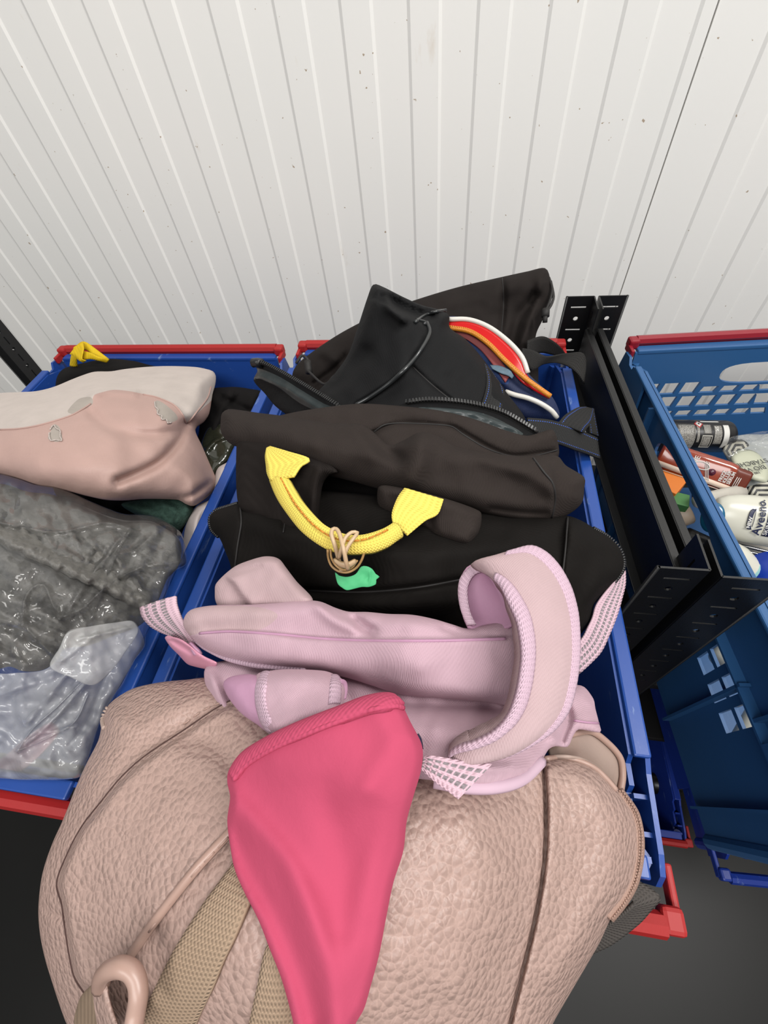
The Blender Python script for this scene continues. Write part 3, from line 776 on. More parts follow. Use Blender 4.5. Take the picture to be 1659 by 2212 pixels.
# ---- black bag with rubber piping, its mouth zip open
t = thing('holdall', pz(880, 860, .99), 'black bag with rubber piping and an open zip, peaking above the heap', 'bag')
pk = Soft([(806,615),(826,619),(870,641),(911,659),(950,669),(970,681),(972,708),(1005,732),(1047,780),(1090,842),(1135,905),(1128,940),(1000,960),(800,960),(640,900),(655,880),(690,842),(722,808),(752,765),(775,700),(793,645)],
    [(808,615,1.158),(970,690,1.125),(750,780,1.105),(900,870,1.10),(1130,905,1.068),(660,880,1.085),(880,740,1.128)], .018, 34, .03,
    [('g',[(826,620),(838,650),(845,668),(870,690)],9,.007),('s',[(845,664),(880,680),(915,700),(921,725),(889,782),(851,820),(770,872)],7,.004,60),
     ('g',[(835,640),(880,665),(930,680)],13,-.010),('g',[(892,793),(933,831),(976,864)],5,-.0025),('g',[(690,850),(740,820),(790,760)],16,-.006)], .003, 80, 7, 3)
pk.build('bag_body', M['bag_pipe'], t)
tube('piping', pk.path([(922,697),(928,718),(912,750),(889,782),(851,820),(802,856),(762,878)], .0015, 6), .0021, M['piping'], t)
tube('piping', pk.path([(897,696),(916,682),(938,674),(964,670)], .0015, 6), .0017, M['piping'], t)
tube('piping', pk.path([(916,700),(922,697),(900,690)], .0012, 6), .0016, M['piping'], t)
tube('seam', pk.path([(892,793),(933,831),(976,866)], .0002, 6), .0007, M['cord'], t, 5)
strap('attached_webbing', pk.lift([(1047,784),(1053,815),(1050,845),(1040,874)], .002), pk.lift([(1062,800),(1080,826),(1090,846),(1084,884)], .002), .0015, [M['strap_stitch']], t, 16)
# left open flap with lining and coil
fl = Soft([(546,783),(560,778),(580,786),(640,822),(700,858),(740,880),(735,915),(640,905),(598,880),(572,850),(548,822),(556,800)],
    [(548,783,1.108),(735,878,1.118),(560,830,1.085),(640,900,1.09)], .004, 14, .012, [('g',[(560,812),(620,840),(700,890)],8,.003)], .002, 40, 6, 4)
fl.build('flap', [M['bag_pipe'], M['satin']], t, [([(552,795),(600,812),(650,842),(700,872),(730,884),(700,892),(650,872),(600,836),(560,818),(546,818)], 1)])
zip_line(fl.path([(549,782),(575,787),(640,822),(700,858),(736,880)], .004, 6), .0042, M['cord'], M['zip'], t)
tube('zip_slider', pxpath([(546,784,1.115),(556,783,1.116),(566,785,1.116)]), .0048, M['zip'], t)
# right side of the mouth
mo = Soft([(858,884),(880,868),(927,862),(992,866),(1047,876),(1090,890),(1128,911),(1163,934),(1150,945),(1100,960),(1000,940),(900,910)],
    [(880,868,1.118),(992,866,1.115),(1163,934,1.085),(1000,935,1.11),(900,905,1.12)], .003, 12, .012, [('g',[(930,885),(1010,892),(1070,912),(1120,930)],7,.003)], .002, 40, 6, 5)
mo.build('mouth_edge', [M['bag_pipe'], M['satin']], t, [([(905,880),(990,884),(1050,895),(1100,918),(1130,938),(1090,938),(1040,915),(960,898),(900,892)], 1)])
zip_line(mo.path([(879,869),(927,864),(992,868),(1047,878),(1090,892),(1128,913),(1161,933)], .004, 6), .0042, M['cord'], M['zip'], t)

# ---- webbing with blue stitching over the right rim
t = thing('stitched_strap', pz(1240, 930, 1.0), 'black webbing strap with blue stitching lying over the right rim', 'strap')
strap('strap_run', [(1140,902,1.075),(1190,907,1.06),(1240,922,1.035),(1270,936,1.018),(1291,945,1.008)], [(1150,948,1.065),(1205,958,1.045),(1245,972,1.028),(1275,982,1.012),(1297,990,1.004)], .002, [M['strap_stitch']], t, 30)
strap('strap_upright', [(1207,912,1.048),(1222,895,1.045),(1248,880,1.035),(1265,878,1.025)], [(1262,935,1.03),(1268,925,1.03),(1280,910,1.022),(1284,884,1.015)], .002, [M['strap_stitch']], t, 20)
strap('strap_drop', [(1262,879,1.024),(1272,905,1.020),(1276,935,1.014)], [(1283,882,1.016),(1288,910,1.010),(1294,942,1.002)], .002, [M['strap_stitch']], t, 16)

# ---- brown-black canvas bag with the yellow handle
t = thing('canvas_bag', pz(860, 1050, .95), 'dark canvas bag with a yellow webbing grab handle', 'bag')
ca = Soft([(600,905),(624,893),(700,880),(776,872),(841,875),(938,885),(1000,898),(1047,913),(1100,932),(1139,941),(1170,933),(1195,929),(1206,958),(1204,990),(1150,1030),(1000,1020),(800,1000),(650,960)],
    [(624,893,1.128),(841,875,1.132),(1193,929,1.105),(1204,990,1.085),(800,990,1.12),(1000,1000,1.11)], .008, 22, .02,
    [('g',[(805,935),(855,915),(970,920),(1010,940),(1060,968),(1110,985),(1200,975)],6,-.004),('g',[(845,900),(900,905),(960,905)],14,-.003)], .002, 90, 7, 6)
ca.build('rear_panel', M['canvas'], t)
tube('seam', ca.path([(805,935),(830,918),(870,914),(972,920),(1000,938),(1050,968),(1100,984),(1150,985),(1204,972)], .0006, 6), .0007, M['cord'], t, 5)
cb = Soft([(477,905),(480,892),(493,884),(520,886),(560,892),(610,898),(667,907),(710,913),(754,915),(785,918),(815,940),(841,961),(870,952),(900,936),(922,934),(950,944),(992,967),(1060,978),(1120,985),(1165,983),(1204,985),(1222,1005),(1262,1031),(1262,1055),(1257,1086),(1230,1110),(1193,1125),(1150,1124),(1115,1122),(1060,1112),(990,1095),(900,1078),(838,1062),(760,1040),(700,1025),(640,1010),(560,980),(500,960),(478,935)],
    [(480,900,1.112),(841,965,1.138),(1262,1035,1.105),(1190,1120,1.09),(838,1050,1.12),(560,965,1.12),(900,1000,1.135)], .018, 40, .025,
    [('g',[(790,925),(830,965),(860,990)],16,-.008),('g',[(900,940),(905,990),(890,1030)],26,.007),('g',[(993,968),(1080,1000),(1150,1030),(1195,1060)],18,.004),('s',[(1150,990),(1180,1000),(1196,1030),(1198,1070),(1192,1122)],6,.004,30),('g',[(560,925),(700,965),(800,985)],24,.005),('g',[(1060,1100),(1130,1108),(1180,1110)],7,-.004)], .003, 90, 7, 7)
cb.build('top_panel', M['canvas'], t)
tube('seam', cb.path([(1152,990),(1175,1020),(1194,1045),(1199,1080),(1192,1118)], .0004, 6), .0008, M['cord'], t, 5)
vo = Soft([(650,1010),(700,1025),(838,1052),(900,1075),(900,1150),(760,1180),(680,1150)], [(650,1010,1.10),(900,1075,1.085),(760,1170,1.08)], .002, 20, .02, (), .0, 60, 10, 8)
vo.build('opening_shade', M['void'], t)  # near-black sheet, paints in the darkness of the bag opening
cf = Soft([(511,956),(520,946),(536,942),(590,955),(660,985),(715,1005),(730,1020),(712,1026),(698,1045),(692,1080),(688,1118),(688,1150),(640,1150),(560,1120),(515,1090)],
    [(515,955,1.122),(530,945,1.128),(660,985,1.142),(720,1018,1.14),(690,1140,1.112),(530,1100,1.10)], .008, 22, .03, [('g',[(600,990),(610,1050),(605,1130)],16,-.003),('g',[(690,1010),(680,1060),(676,1130)],12,.004)], .001, 60, 7, 9)
cf.build('front_tab', M['twill'], t)
ct = Soft([(816,1055),(830,1048),(880,1056),(960,1076),(1036,1104),(1040,1125),(1034,1150),(1022,1166),(1008,1176),(975,1170),(940,1158),(922,1142),(880,1128),(822,1100)],
    [(818,1055,1.135),(960,1076,1.14),(1036,1108,1.125),(1008,1172,1.12),(830,1100,1.12)], .009, 20, .03, [('g',[(925,1085),(930,1140)],10,-.004)], .0015, 50, 6, 10)
ct.build('side_tab', M['canvas'], t)
ph = strap('handle_patch', [(575,967,1.148),(572,985,1.147),(574,1005,1.145),(576,1022,1.144),(582,1037,1.144)], [(583,963,1.149),(620,974,1.152),(668,990,1.153),(650,1005,1.153),(634,1029,1.151)], .0015, [M['yellow']], t, 24, 9)
strap('handle_patch', [(874,1053,1.150),(860,1072,1.152),(850,1095,1.152),(846,1112,1.151),(849,1128,1.15)], [(958,1078,1.149),(954,1092,1.147),(946,1110,1.145),(922,1122,1.148),(880,1157,1.146)], .0015, [M['yellow']], t, 24, 9)
strap('grab_handle', [(581,1037,1.140),(592,1065,1.143),(607,1092,1.146),(644,1141,1.15),(675,1168,1.151),(706,1186,1.151),(730,1193,1.151),(758,1196,1.151),(785,1195,1.151),(812,1191,1.151),(845,1177,1.151),(872,1157,1.15)],
      [(622,1031,1.147),(632,1052,1.15),(650,1080,1.152),(684,1119,1.155),(705,1136,1.155),(727,1147,1.155),(748,1154,1.155),(772,1156,1.155),(797,1152,1.155),(824,1143,1.155),(838,1136,1.155),(850,1128,1.153)], .005, [M['yellow']], t, 60, 9, .003)
hp = pxpath([(606,1032,1.1475),(622,1062,1.1515),(640,1092,1.1545),(676,1133,1.1575),(712,1158,1.158),(745,1168,1.158),(785,1166,1.158),(822,1152,1.1575),(850,1138,1.1555)])
stitches('handle_stitching', hp, .0006, M['orange_thread'], t, .004, .0007)

# ---- the tied-on rubber band and its green tape
t = thing('rubber_band', pz(745, 1190, 1.13), 'tan rubber band looped round the yellow handle', 'rubber band')
for pts, r_, mt in (([(738,1234,1.140),(733,1215,1.145),(724,1180,1.158),(716,1155,1.162),(718,1144,1.162),(727,1143,1.162),(734,1155,1.163),(742,1185,1.162),(748,1215,1.155),(752,1230,1.148)], .0013, 'rubber_pale'),
                    ([(732,1205,1.152),(738,1185,1.161),(746,1162,1.163),(760,1150,1.163),(772,1151,1.162),(766,1160,1.163),(752,1180,1.162),(744,1200,1.158)], .0012, 'rubber_pale'),
                    ([(708,1188,1.152),(709,1204,1.146),(716,1222,1.142),(732,1234,1.14),(752,1236,1.14),(770,1226,1.142),(781,1210,1.146),(788,1190,1.151)], .0008, 'rubber'),
                    ([(714,1186,1.152),(716,1205,1.148),(726,1222,1.144),(742,1231,1.143),(760,1226,1.145),(772,1210,1.148)], .0007, 'rubber')):
    tube('band_loop', pxpath(pts, 5), r_, M[mt], t)
strap('band_knot', [(720,1207,1.151),(735,1216,1.152),(752,1217,1.152),(768,1208,1.15)], [(724,1216,1.149),(736,1226,1.148),(753,1228,1.148),(770,1218,1.147)], .0015, [M['rubber_pale']], t, 12, 4, .0006)
gt = Soft([(724,1236),(732,1243),(750,1246),(768,1240),(780,1224),(792,1223),(804,1229),(812,1240),(820,1246),(813,1252),(812,1262),(797,1268),(782,1268),(765,1272),(749,1275),(738,1269),(730,1262),(726,1250)],
    [(724,1238,1.132),(780,1224,1.136),(818,1248,1.130),(749,1275,1.127)], .0003, 8, .0006, [('g',[(800,1228),(798,1266)],3,.0008)], .0012, 22, 5, 11)
tag(gt.build('paper_tape', M['tape']), 'torn piece of green tape hanging from the rubber band', 'tape')

# ---- lower black bag with curled corners
t = thing('black_bag', pz(900, 1280, .93), 'wide black ribbed cloth bag between canvas bag and lilac backpack', 'bag')
bl = Soft([(452,1118),(458,1108),(467,1102),(490,1094),(514,1086),(600,1070),(700,1060),(900,1080),(1100,1112),(1190,1112),(1226,1114),(1255,1124),(1282,1140),(1312,1158),(1336,1180),(1347,1205),(1348,1226),(1340,1245),(1318,1268),(1300,1287),(1284,1306),(1280,1325),(1276,1347),(1252,1376),(1250,1420),(1100,1440),(700,1420),(540,1330),(506,1270),(498,1222),(486,1190),(474,1162),(456,1144)],
    [(455,1115,1.072),(700,1100,1.10),(1100,1120,1.095),(1340,1190,1.068),(900,1250,1.11),(520,1280,1.055),(1260,1370,1.055),(900,1400,1.06),(1220,1200,1.09),(520,1130,1.085)], .014, 34, .03,
    [('s',[(515,1090),(520,1130),(512,1190),(505,1240)],7,.004,40),('s',[(1226,1112),(1222,1170),(1215,1240)],7,-.004,40),('g',[(660,1275),(780,1278),(900,1268),(1010,1250)],7,-.006),('g',[(560,1130),(700,1170),(900,1195),(1100,1180)],30,.006),
     ('g',[(680,1300),(850,1310),(1000,1300)],18,.004),('g',[(620,1085),(612,1140)],6,-.002),('g',[(1240,1150),(1290,1230),(1280,1290)],22,.004)], .003, 100, 7, 12)
bl.build('bag_body', M['scuba'], t)
for pts in ([(513,1087),(490,1094),(467,1102),(453,1117),(456,1143),(474,1162)], [(1282,1141),(1312,1158),(1336,1181),(1347,1206),(1346,1230),(1330,1255),(1304,1282)]):
    P_ = pxpath([bl.pt(*p) for p in pts], 5); stitches('edge_zip', P_, .0016, M['zip'], t, .0012, .0009)
tube('seam', bl.path([(519,1095),(521,1130),(513,1180),(507,1230)], .0004, 6), .0008, M['cord'], t, 5)
tube('seam', bl.path([(1226,1118),(1223,1170),(1216,1235)], .0004, 6), .0008, M['cord'], t, 5)
tube('seam', bl.path([(620,1075),(618,1110),(612,1150)], .0004, 6), .0006, M['cord'], t, 5)
tube('seam', bl.path([(664,1276),(780,1279),(900,1269),(1005,1250)], .0004, 6), .0008, M['cord'], t, 5)

# ---- lilac backpack
t = thing('lilac_backpack', pz(860, 1500, .95), 'lilac fabric backpack with padded shoulder strap, edges bound in pale webbing', 'backpack')
lb = Soft([(446,1440),(520,1425),(760,1430),(1100,1490),(1150,1500),(1240,1480),(1262,1484),(1282,1510),(1286,1530),(1294,1562),(1296,1582),(1250,1576),(1238,1590),(1226,1613),(1200,1612),(1186,1618),(1168,1645),(1134,1679),(1100,1695),(1055,1702),(990,1698),(937,1686),(850,1680),(700,1690),(600,1650),(540,1610),(497,1587),(478,1545),(450,1500)],
    [(450,1450,1.090),(750,1500,1.118),(1100,1560,1.128),(1050,1700,1.150),(1240,1500,1.08),(1290,1570,1.085),(700,1650,1.140),(510,1590,1.10)], .009, 26, .02,
    [('g',[(760,1520),(900,1518),(1080,1530)],16,-.006),('g',[(870,1560),(1000,1590),(1080,1580)],30,.005),('g',[(930,1640),(1020,1660),(1100,1660)],12,.004),('g',[(460,1470),(490,1540),(530,1600),(560,1610)],12,.006),('g',[(1215,1500),(1230,1550),(1215,1600)],9,-.008),('g',[(1180,1560),(1195,1600)],10,.004)], .003, 70, 7, 13)
lb.build('pack_body', [M['lilac']], t)
la = Soft([(464,1278),(466,1262),(484,1242),(510,1222),(543,1209),(570,1202),(592,1203),(606,1210),(615,1222),(640,1255),(676,1297),(640,1318),(560,1320),(480,1318),(466,1300)],
    [(464,1272,1.10),(589,1203,1.120),(674,1295,1.130),(500,1310,1.10)], .012, 26, .03, [('s',[(484,1244),(505,1262),(520,1285),(535,1300)],5,-.005,40),('g',[(545,1212),(560,1215),(600,1206)],8,.002),('g',[(500,1240),(560,1222)],7,-.002)], .0015, 60, 6, 14)
la.build('side_pocket', [M['lilac_dirty']], t)
lu = Soft([(396,1352),(398,1334),(411,1318),(440,1310),(475,1307),(540,1306),(600,1302),(650,1297),(690,1299),(725,1313),(753,1321),(795,1322),(838,1326),(890,1328),(937,1337),(975,1348),(1009,1357),(1050,1348),(1101,1336),(1130,1360),(1134,1440),(1125,1522),(1075,1521),(980,1510),(871,1501),(800,1480),(740,1462),(670,1452),(595,1442),(530,1432),(464,1412),(430,1392),(411,1374)],
    [(398,1350,1.105),(560,1320,1.125),(750,1330,1.135),(750,1450,1.125),(1100,1340,1.135),(1100,1521,1.125),(450,1405,1.10),(900,1400,1.145)], .014, 32, .02,
    [('g',[(760,1325),(775,1345),(800,1362)],12,-.007),('g',[(690,1310),(720,1340),(760,1360)],14,.004),('s',[(411,1370),(480,1362),(560,1366),(640,1376),(760,1383),(900,1383),(1095,1379)],5,.0028,60),('g',[(560,1400),(700,1420),(900,1440)],34,.004),('g',[(960,1350),(985,1362)],10,-.004)], .002, 90, 6, 15)
lu.build('upper_pocket', [M['lilac'], M['lilac_dirty']], t, [([(396,1352),(411,1318),(470,1309),(560,1312),(600,1330),(560,1360),(450,1362),(411,1372)], 1)])
tube('seam', lu.path([(431,1368),(500,1364),(608,1371),(700,1380),(805,1384),(950,1384),(1092,1380)], .0006, 6), .0008, M['lilac_lining'], t, 5)
# webbing under the upper pocket, left buckle, reflective tails
strap('edge_webbing', lb.lift([(412,1388),(438,1403),(470,1420),(491,1428),(549,1443),(600,1448),(660,1452)], .012), lb.lift([(424,1380),(445,1390),(475,1408),(500,1418),(552,1430),(600,1436),(660,1440)], .016), .002, [M['lilac_bind']], t, 30, 5, .0015)
strap('reflective_tail', [(301,1312,1.075),(306,1332,1.072),(322,1352,1.070),(345,1366,1.072),(375,1378,1.08),(398,1388,1.088),(413,1398,1.09)], [(379,1287,1.09),(380,1305,1.09),(386,1325,1.09),(395,1345,1.093),(404,1362,1.096),(412,1378,1.098),(420,1388,1.098)], .0015, [M['lilac_refl']], t, 36, 9, .002)
strap('reflective_tail', [(1352,1232,1.060),(1352,1262,1.060),(1345,1292,1.060),(1334,1330,1.060),(1318,1370,1.058),(1300,1408,1.055),(1275,1435,1.054),(1252,1456,1.052)], [(1330,1254,1.068),(1312,1276,1.072),(1290,1306,1.072),(1281,1335,1.070),(1272,1355,1.070),(1262,1375,1.068),(1248,1392,1.066),(1240,1400,1.066)], .0015, [M['lilac_refl']], t, 40, 9)
bk = Soft([(356,1378),(362,1373),(372,1375),(392,1381),(408,1392),(425,1406),(443,1418),(469,1431),(466,1440),(458,1445),(443,1445),(420,1440),(404,1434),(385,1414),(368,1397)],
    [(356,1378,1.088),(440,1420,1.098),(460,1442,1.09),(385,1412,1.083)], .004, 9, .01, [('g',[(370,1382),(395,1396),(415,1408)],6,-.005)], 0, 30, 4, 16)
bk.build('buckle', [M['pink_plastic']], t)
strap('buckle_loop', [(404,1392,1.10),(412,1405,1.10),(418,1416,1.099)], [(410,1388,1.102),(424,1402,1.102),(434,1414,1.10)], .002, [M['lilac_lining']], t, 8, 4)
# left lump and rolled strap
l1 = Soft([(482,1478),(490,1466),(510,1459),(545,1457),(570,1470),(575,1530),(580,1580),(555,1565),(520,1540),(492,1505)], [(484,1475,1.125),(550,1460,1.135),(560,1560,1.14)], .010, 26, .03, (), .001, 50, 6, 17)
l1.build('padding', [M['lilac_lining']], t)
l2 = Soft([(546,1475),(552,1460),(563,1452),(608,1446),(655,1446),(700,1449),(722,1456),(738,1466),(746,1490),(742,1518),(740,1545),(700,1556),(650,1572),(600,1590),(576,1582),(558,1555),(549,1528),(545,1500)],
    [(550,1475,1.135),(620,1448,1.142),(735,1466,1.142),(740,1540,1.148),(580,1575,1.148)], .014, 34, .03, (), .0012, 60, 6, 18)
l2.build('rolled_strap', [M['lilac']], t)
strap('strap_binding', l2.lift([(563,1453),(552,1475),(549,1500),(553,1530),(562,1558),(575,1580)], .001), l2.lift([(585,1450),(575,1475),(571,1500),(574,1528),(583,1556),(598,1584)], .001), .0015, [M['lilac_bind']], t, 26, 6, .001)
strap('strap_binding', l2.lift([(716,1456),(714,1475),(713,1500),(712,1520)], .001), l2.lift([(736,1464),(738,1480),(738,1500),(736,1520)], .0015), .0015, [M['lilac_bind']], t, 18, 6, .001)
strap('strap_binding', [(734,1466,1.150),(744,1468,1.148),(750,1475,1.146),(751,1490,1.146),(748,1510,1.146)], [(738,1476,1.15),(742,1478,1.148),(744,1486,1.147),(744,1496,1.147),(742,1510,1.147)], .0015, [M['lilac_lining']], t, 14, 4)
# the broad padded shoulder strap arching over
O_ = [(1034,1214,1.163),(1046,1208,1.166),(1068,1199,1.17),(1110,1187,1.17),(1147,1180,1.168),(1178,1194,1.166),(1203,1219,1.164),(1221,1247,1.163),(1235,1278,1.162),(1246,1320,1.162),(1250,1357,1.162),(1251,1410,1.162),(1247,1456,1.162),(1240,1495,1.162),(1230,1530,1.163),(1212,1560,1.165),(1188,1585,1.167),(1150,1610,1.168),(1101,1633,1.168),(1050,1645,1.168),(1003,1650,1.166),(968,1652,1.164)]
I_ = [(1028,1232,1.160),(1034,1232,1.164),(1042,1234,1.167),(1058,1242,1.170),(1078,1258,1.172),(1094,1281,1.174),(1108,1306,1.175),(1124,1340,1.176),(1132,1377,1.176),(1135,1415,1.176),(1132,1450,1.176),(1126,1486,1.176),(1116,1521,1.177),(1104,1548,1.178),(1088,1570,1.178),(1062,1592,1.177),(1030,1607,1.175),(1010,1613,1.174),(995,1617,1.172),(982,1622,1.170),(972,1630,1.168),(966,1640,1.166)]
strap('shoulder_strap', O_, I_, .008, [M['lilac_dirty']], t, 90, 13, .004)
def rib(A, B, f0, f1, up):
    a = resample(catmull(A, step=3), 90); b = resample(catmull(B, step=3), 90)
    p = a + (b - a) * f0; q = a + (b - a) * f1; p[:, 2] += up; q[:, 2] += up; return p, q
def ribg(p, q): return [at_z(*(lambda w_: (w_[:, :2], w_[:, 2]))(np.array([p[i] + (q[i] - p[i]) * j / 5 for j in range(6)]))) for i in range(7, 90)]
p, q = rib(O_, I_, -.03, .17, .0028); G = ribg(p, q)
sheet('strap_binding', G, .0022, [M['lilac_bind']], t, bulge=.0010)
p, q = rib(O_, I_, .80, 1.04, .0032); G = ribg(p, q)
sheet('strap_binding', G, .0022, [M['lilac_bind']], t, bulge=.0012)
# underside of the strap curling in at its top left
strap('strap_underside', [(1005,1232,1.158),(993,1250,1.152),(990,1275,1.148),(992,1300,1.146),(999,1328,1.146),(1010,1350,1.148)], [(1046,1238,1.160),(1070,1262,1.156),(1090,1292,1.152),(1102,1318,1.15),(1108,1338,1.15),(1108,1350,1.15)], .003, [M['lilac_lining']], t, 40, 9, -.006)
strap('strap_binding', [(1036,1214,1.159),(1012,1226,1.158),(995,1246,1.156),(990,1262,1.154),(989,1285,1.151),(995,1318,1.150),(1008,1350,1.150)], [(1040,1232,1.160),(1026,1238,1.159),(1015,1252,1.157),(1010,1270,1.154),(1010,1292,1.152),(1016,1322,1.151),(1028,1348,1.151)], .002, [M['lilac_bind']], t, 34, 5, .0008)
# webbing tail below the strap
strap('reflective_tail', [(910,1638,1.170),(925,1632,1.172),(980,1640,1.172),(1030,1648,1.172),(1064,1650,1.172)], [(908,1662,1.170),(915,1668,1.170),(940,1690,1.170),(965,1708,1.170),(990,1727,1.170)], .0015, [M['lilac_refl']], t, 24, 9)
tube('hem_piping', lb.path([(937,1687),(1000,1698),(1055,1700),(1100,1693),(1134,1678),(1168,1645)], .0005, 6), .0028, M['lilac_bind'], t)
tube('seam', lb.path([(1240,1556),(1265,1560),(1293,1562)], .0008, 6), .0006, M['lilac_lining'], t, 5)

# ---- blush leather backpack in front
t = thing('leather_backpack', pz(750, 1900, .95), 'blush pink grained leather backpack hanging over the front of the middle crate', 'backpack')
LO = [(219,1570),(224,1545),(232,1526),(251,1508),(288,1487),(345,1474),(404,1468),(445,1464),(560,1480),(800,1560),(1000,1600),(1120,1620),(1172,1634),(1233,1636),(1262,1643),(1288,1656),(1314,1680),(1337,1706),(1356,1730),(1372,1754),(1382,1785),(1385,1820),(1383,1856),(1372,1906),(1350,1946),(1320,1984),(1296,2035),(1265,2089),(1234,2142),(1194,2212),(1160,2290),(700,2330),(190,2300),(144,2212),(130,2175),(112,2120),(97,2070),(86,2015),(83,1960),(91,1890),(111,1827),(138,1766),(162,1705),(185,1653),(212,1600)]
le = Soft(LO, [(230,1527,1.068),(445,1470,1.080),(300,1700,1.100),(600,1800,1.125),(1000,1800,1.125),(1375,1800,1.070),(1170,1640,1.095),(1260,1645,1.085),(90,1950,1.065),(700,2250,1.115),(150,2212,1.045),(1194,2212,1.06),(800,1620,1.118),(1000,2200,1.10),(350,2100,1.105)], .020, 62, .085,
    [('s',[(500,1512),(465,1532),(397,1576),(313,1633),(262,1679),(220,1730),(178,1785),(144,1848),(124,1907),(134,1954),(141,2000),(150,2059),(162,2110),(184,2145),(215,2180)],5,-.0070,70),
     ('g',[(500,1520),(465,1538),(397,1583),(313,1640),(262,1686),(220,1737),(178,1790),(146,1850),(127,1907),(137,1954),(144,2000),(153,2059),(165,2110),(187,2145)],6,-.0075),
     ('g',[(250,1560),(300,1570),(360,1540),(430,1510)],26,.004),
     ('s',[(1173,1640),(1179,1728),(1178,1839),(1167,1928),(1149,2018),(1127,2107),(1102,2212),(1090,2280)],7,-.0030,80),
     ('g',[(1173,1640),(1179,1728),(1178,1839),(1167,1928),(1149,2018),(1127,2107),(1102,2212),(1090,2280)],5,-.0070),
     ('s',[(520,1760),(490,1797),(419,1873),(355,1954),(320,2010),(282,2064)],5,.0022,50),
     ('g',[(400,1590),(450,1600),(500,1640)],30,-.004),('g',[(1290,1700),(1320,1800),(1290,1950),(1200,2100)],40,.004),('g',[(1000,1760),(1040,1900),(1000,2100)],70,.004),('g',[(600,2100),(620,2212)],40,-.003),
     ('g',[(90,1960),(115,1975),(136,1985)],10,-.003)], .0025, 160, 7, 19)
le.build('pack_body', [M['leather']], t)
seamL = [(505,1510),(465,1532),(397,1578),(313,1634),(262,1680),(220,1731),(178,1785),(145,1848),(124,1907),(135,1954),(141,2000),(150,2059),(162,2110),(184,2145)]
tube('seam', le.path(seamL, -.0004, 6), .0007, M['seam_dark'], t, 6)
tube('seam', le.path([(1173,1645),(1179,1728),(1178,1839),(1167,1928),(1149,2018),(1127,2107),(1102,2212)], -.0004, 6), .0007, M['seam_dark'], t, 6)
stitches('stitching', le.path([(500,1508),(440,1534),(395,1566)], .0015, 5), .0004, M['leather_plain'], t)
strap('leather_strip', le.lift([(515,1762),(488,1792),(417,1868),(352,1950),(310,2005),(272,2060)], .002), le.lift([(530,1775),(500,1808),(432,1882),(368,1962),(326,2018),(288,2072)], .003), .002, [M['leather_plain']], t, 50, 5, .0012)
stitches('stitching', le.path([(520,1776),(495,1806),(425,1880),(361,1960),(320,2015)], .0045, 5), .0005, M['leather_plain'], t, .005, .002)
# webbing shoulder straps sewn on
strap('webbing_strap', le.lift([(520,1835),(499,1869),(440,1949),(376,2051),(330,2143),(300,2212),(280,2260)], .004), le.lift([(575,1870),(535,1954),(503,2030),(478,2085),(452,2150),(423,2212),(405,2260)], .004), .0022, [M['beige_web']], t, 60, 9, .001)
strap('webbing_strap', le.lift([(590,2010),(570,2059),(554,2135),(537,2212),(528,2260)], .003), le.lift([(640,2010),(650,2080),(650,2140),(648,2212),(648,2260)], .003), .0022, [M['beige_web']], t, 36, 9, .001)
# pull loop with its leather tab
tube('pull_loop', pxpath([(218,2128,1.128),(222,2108,1.136),(238,2094,1.142),(262,2089,1.145),(284,2098,1.145),(296,2120,1.144),(299,2150,1.143),(294,2185,1.141),(287,2225,1.14)], 5), .0034, M['leather_plain'], t, 12)
tb = Soft([(166,2175),(176,2150),(195,2130),(215,2112),(228,2108),(233,2125),(236,2150),(246,2185),(262,2230),(270,2270),(180,2270),(160,2212)], [(170,2170,1.10),(225,2112,1.128),(250,2220,1.125),(180,2240,1.09)], .008, 18, .012, (), .001, 40, 6, 20)
tb.build('loop_tab', [M['beige_web'], M['leather']], t, [([(200,2135),(225,2115),(250,2200),(270,2270),(225,2270)], 1)])
# zip along the right edge
strap('edge_tape', le.lift([(1337,1712),(1366,1754),(1376,1790),(1378,1820),(1376,1856),(1365,1902),(1343,1942),(1312,1980)], .001), [(a, b, le.pt(a - 8, b)[2] - .004) for a, b in [(1343,1702),(1377,1750),(1388,1788),(1391,1820),(1389,1858),(1378,1908),(1355,1951),(1324,1990)]], .003, [M['beige_zip']], t, 40, 5, .0015)
for off_ in (3, -3):
    stitches('zip_teeth', pxpath([(a + off_, b, le.pt(a - 5, b)[2] + .0015) for a, b in [(1340,1707),(1371,1752),(1382,1789),(1384,1820),(1382,1857),(1371,1905),(1349,1946),(1318,1985)]], 5), .0006, M['beige_zip'], t, .0009, .0005)
P_ = [(219,1572),(216,1555),(221,1538),(230,1524)]
stitches('zip_teeth', pxpath([le.pt(a + 6, b, .0) for a, b in P_], 4), .0016, M['beige_satin'], t, .0012, .0009)
# unzipped top flap, lining showing
strap('open_flap', [(1180,1612,1.085),(1210,1596,1.085),(1240,1585,1.080),(1277,1581,1.072),(1313,1606,1.062),(1338,1636,1.055),(1344,1672,1.05),(1340,1706,1.048)], [(1176,1634,1.098),(1205,1630,1.10),(1235,1632,1.10),(1262,1640,1.095),(1290,1654,1.088),(1315,1676,1.08),(1330,1695,1.07),(1338,1708,1.06)], .002, [M['beige_satin']], t, 40, 9, -.004)
tube('flap_edge', pxpath([(1180,1612,1.087),(1210,1596,1.087),(1240,1584,1.082),(1277,1580,1.074),(1313,1605,1.064),(1339,1636,1.057),(1345,1672,1.052),(1341,1706,1.05)], 6), .0020, M['leather_plain'], t)
tube('top_piping', le.path([(1176,1640),(1205,1637),(1235,1640),(1262,1648),(1288,1662),(1312,1685),(1330,1706)], .001, 6), .0016, M['leather_plain'], t)

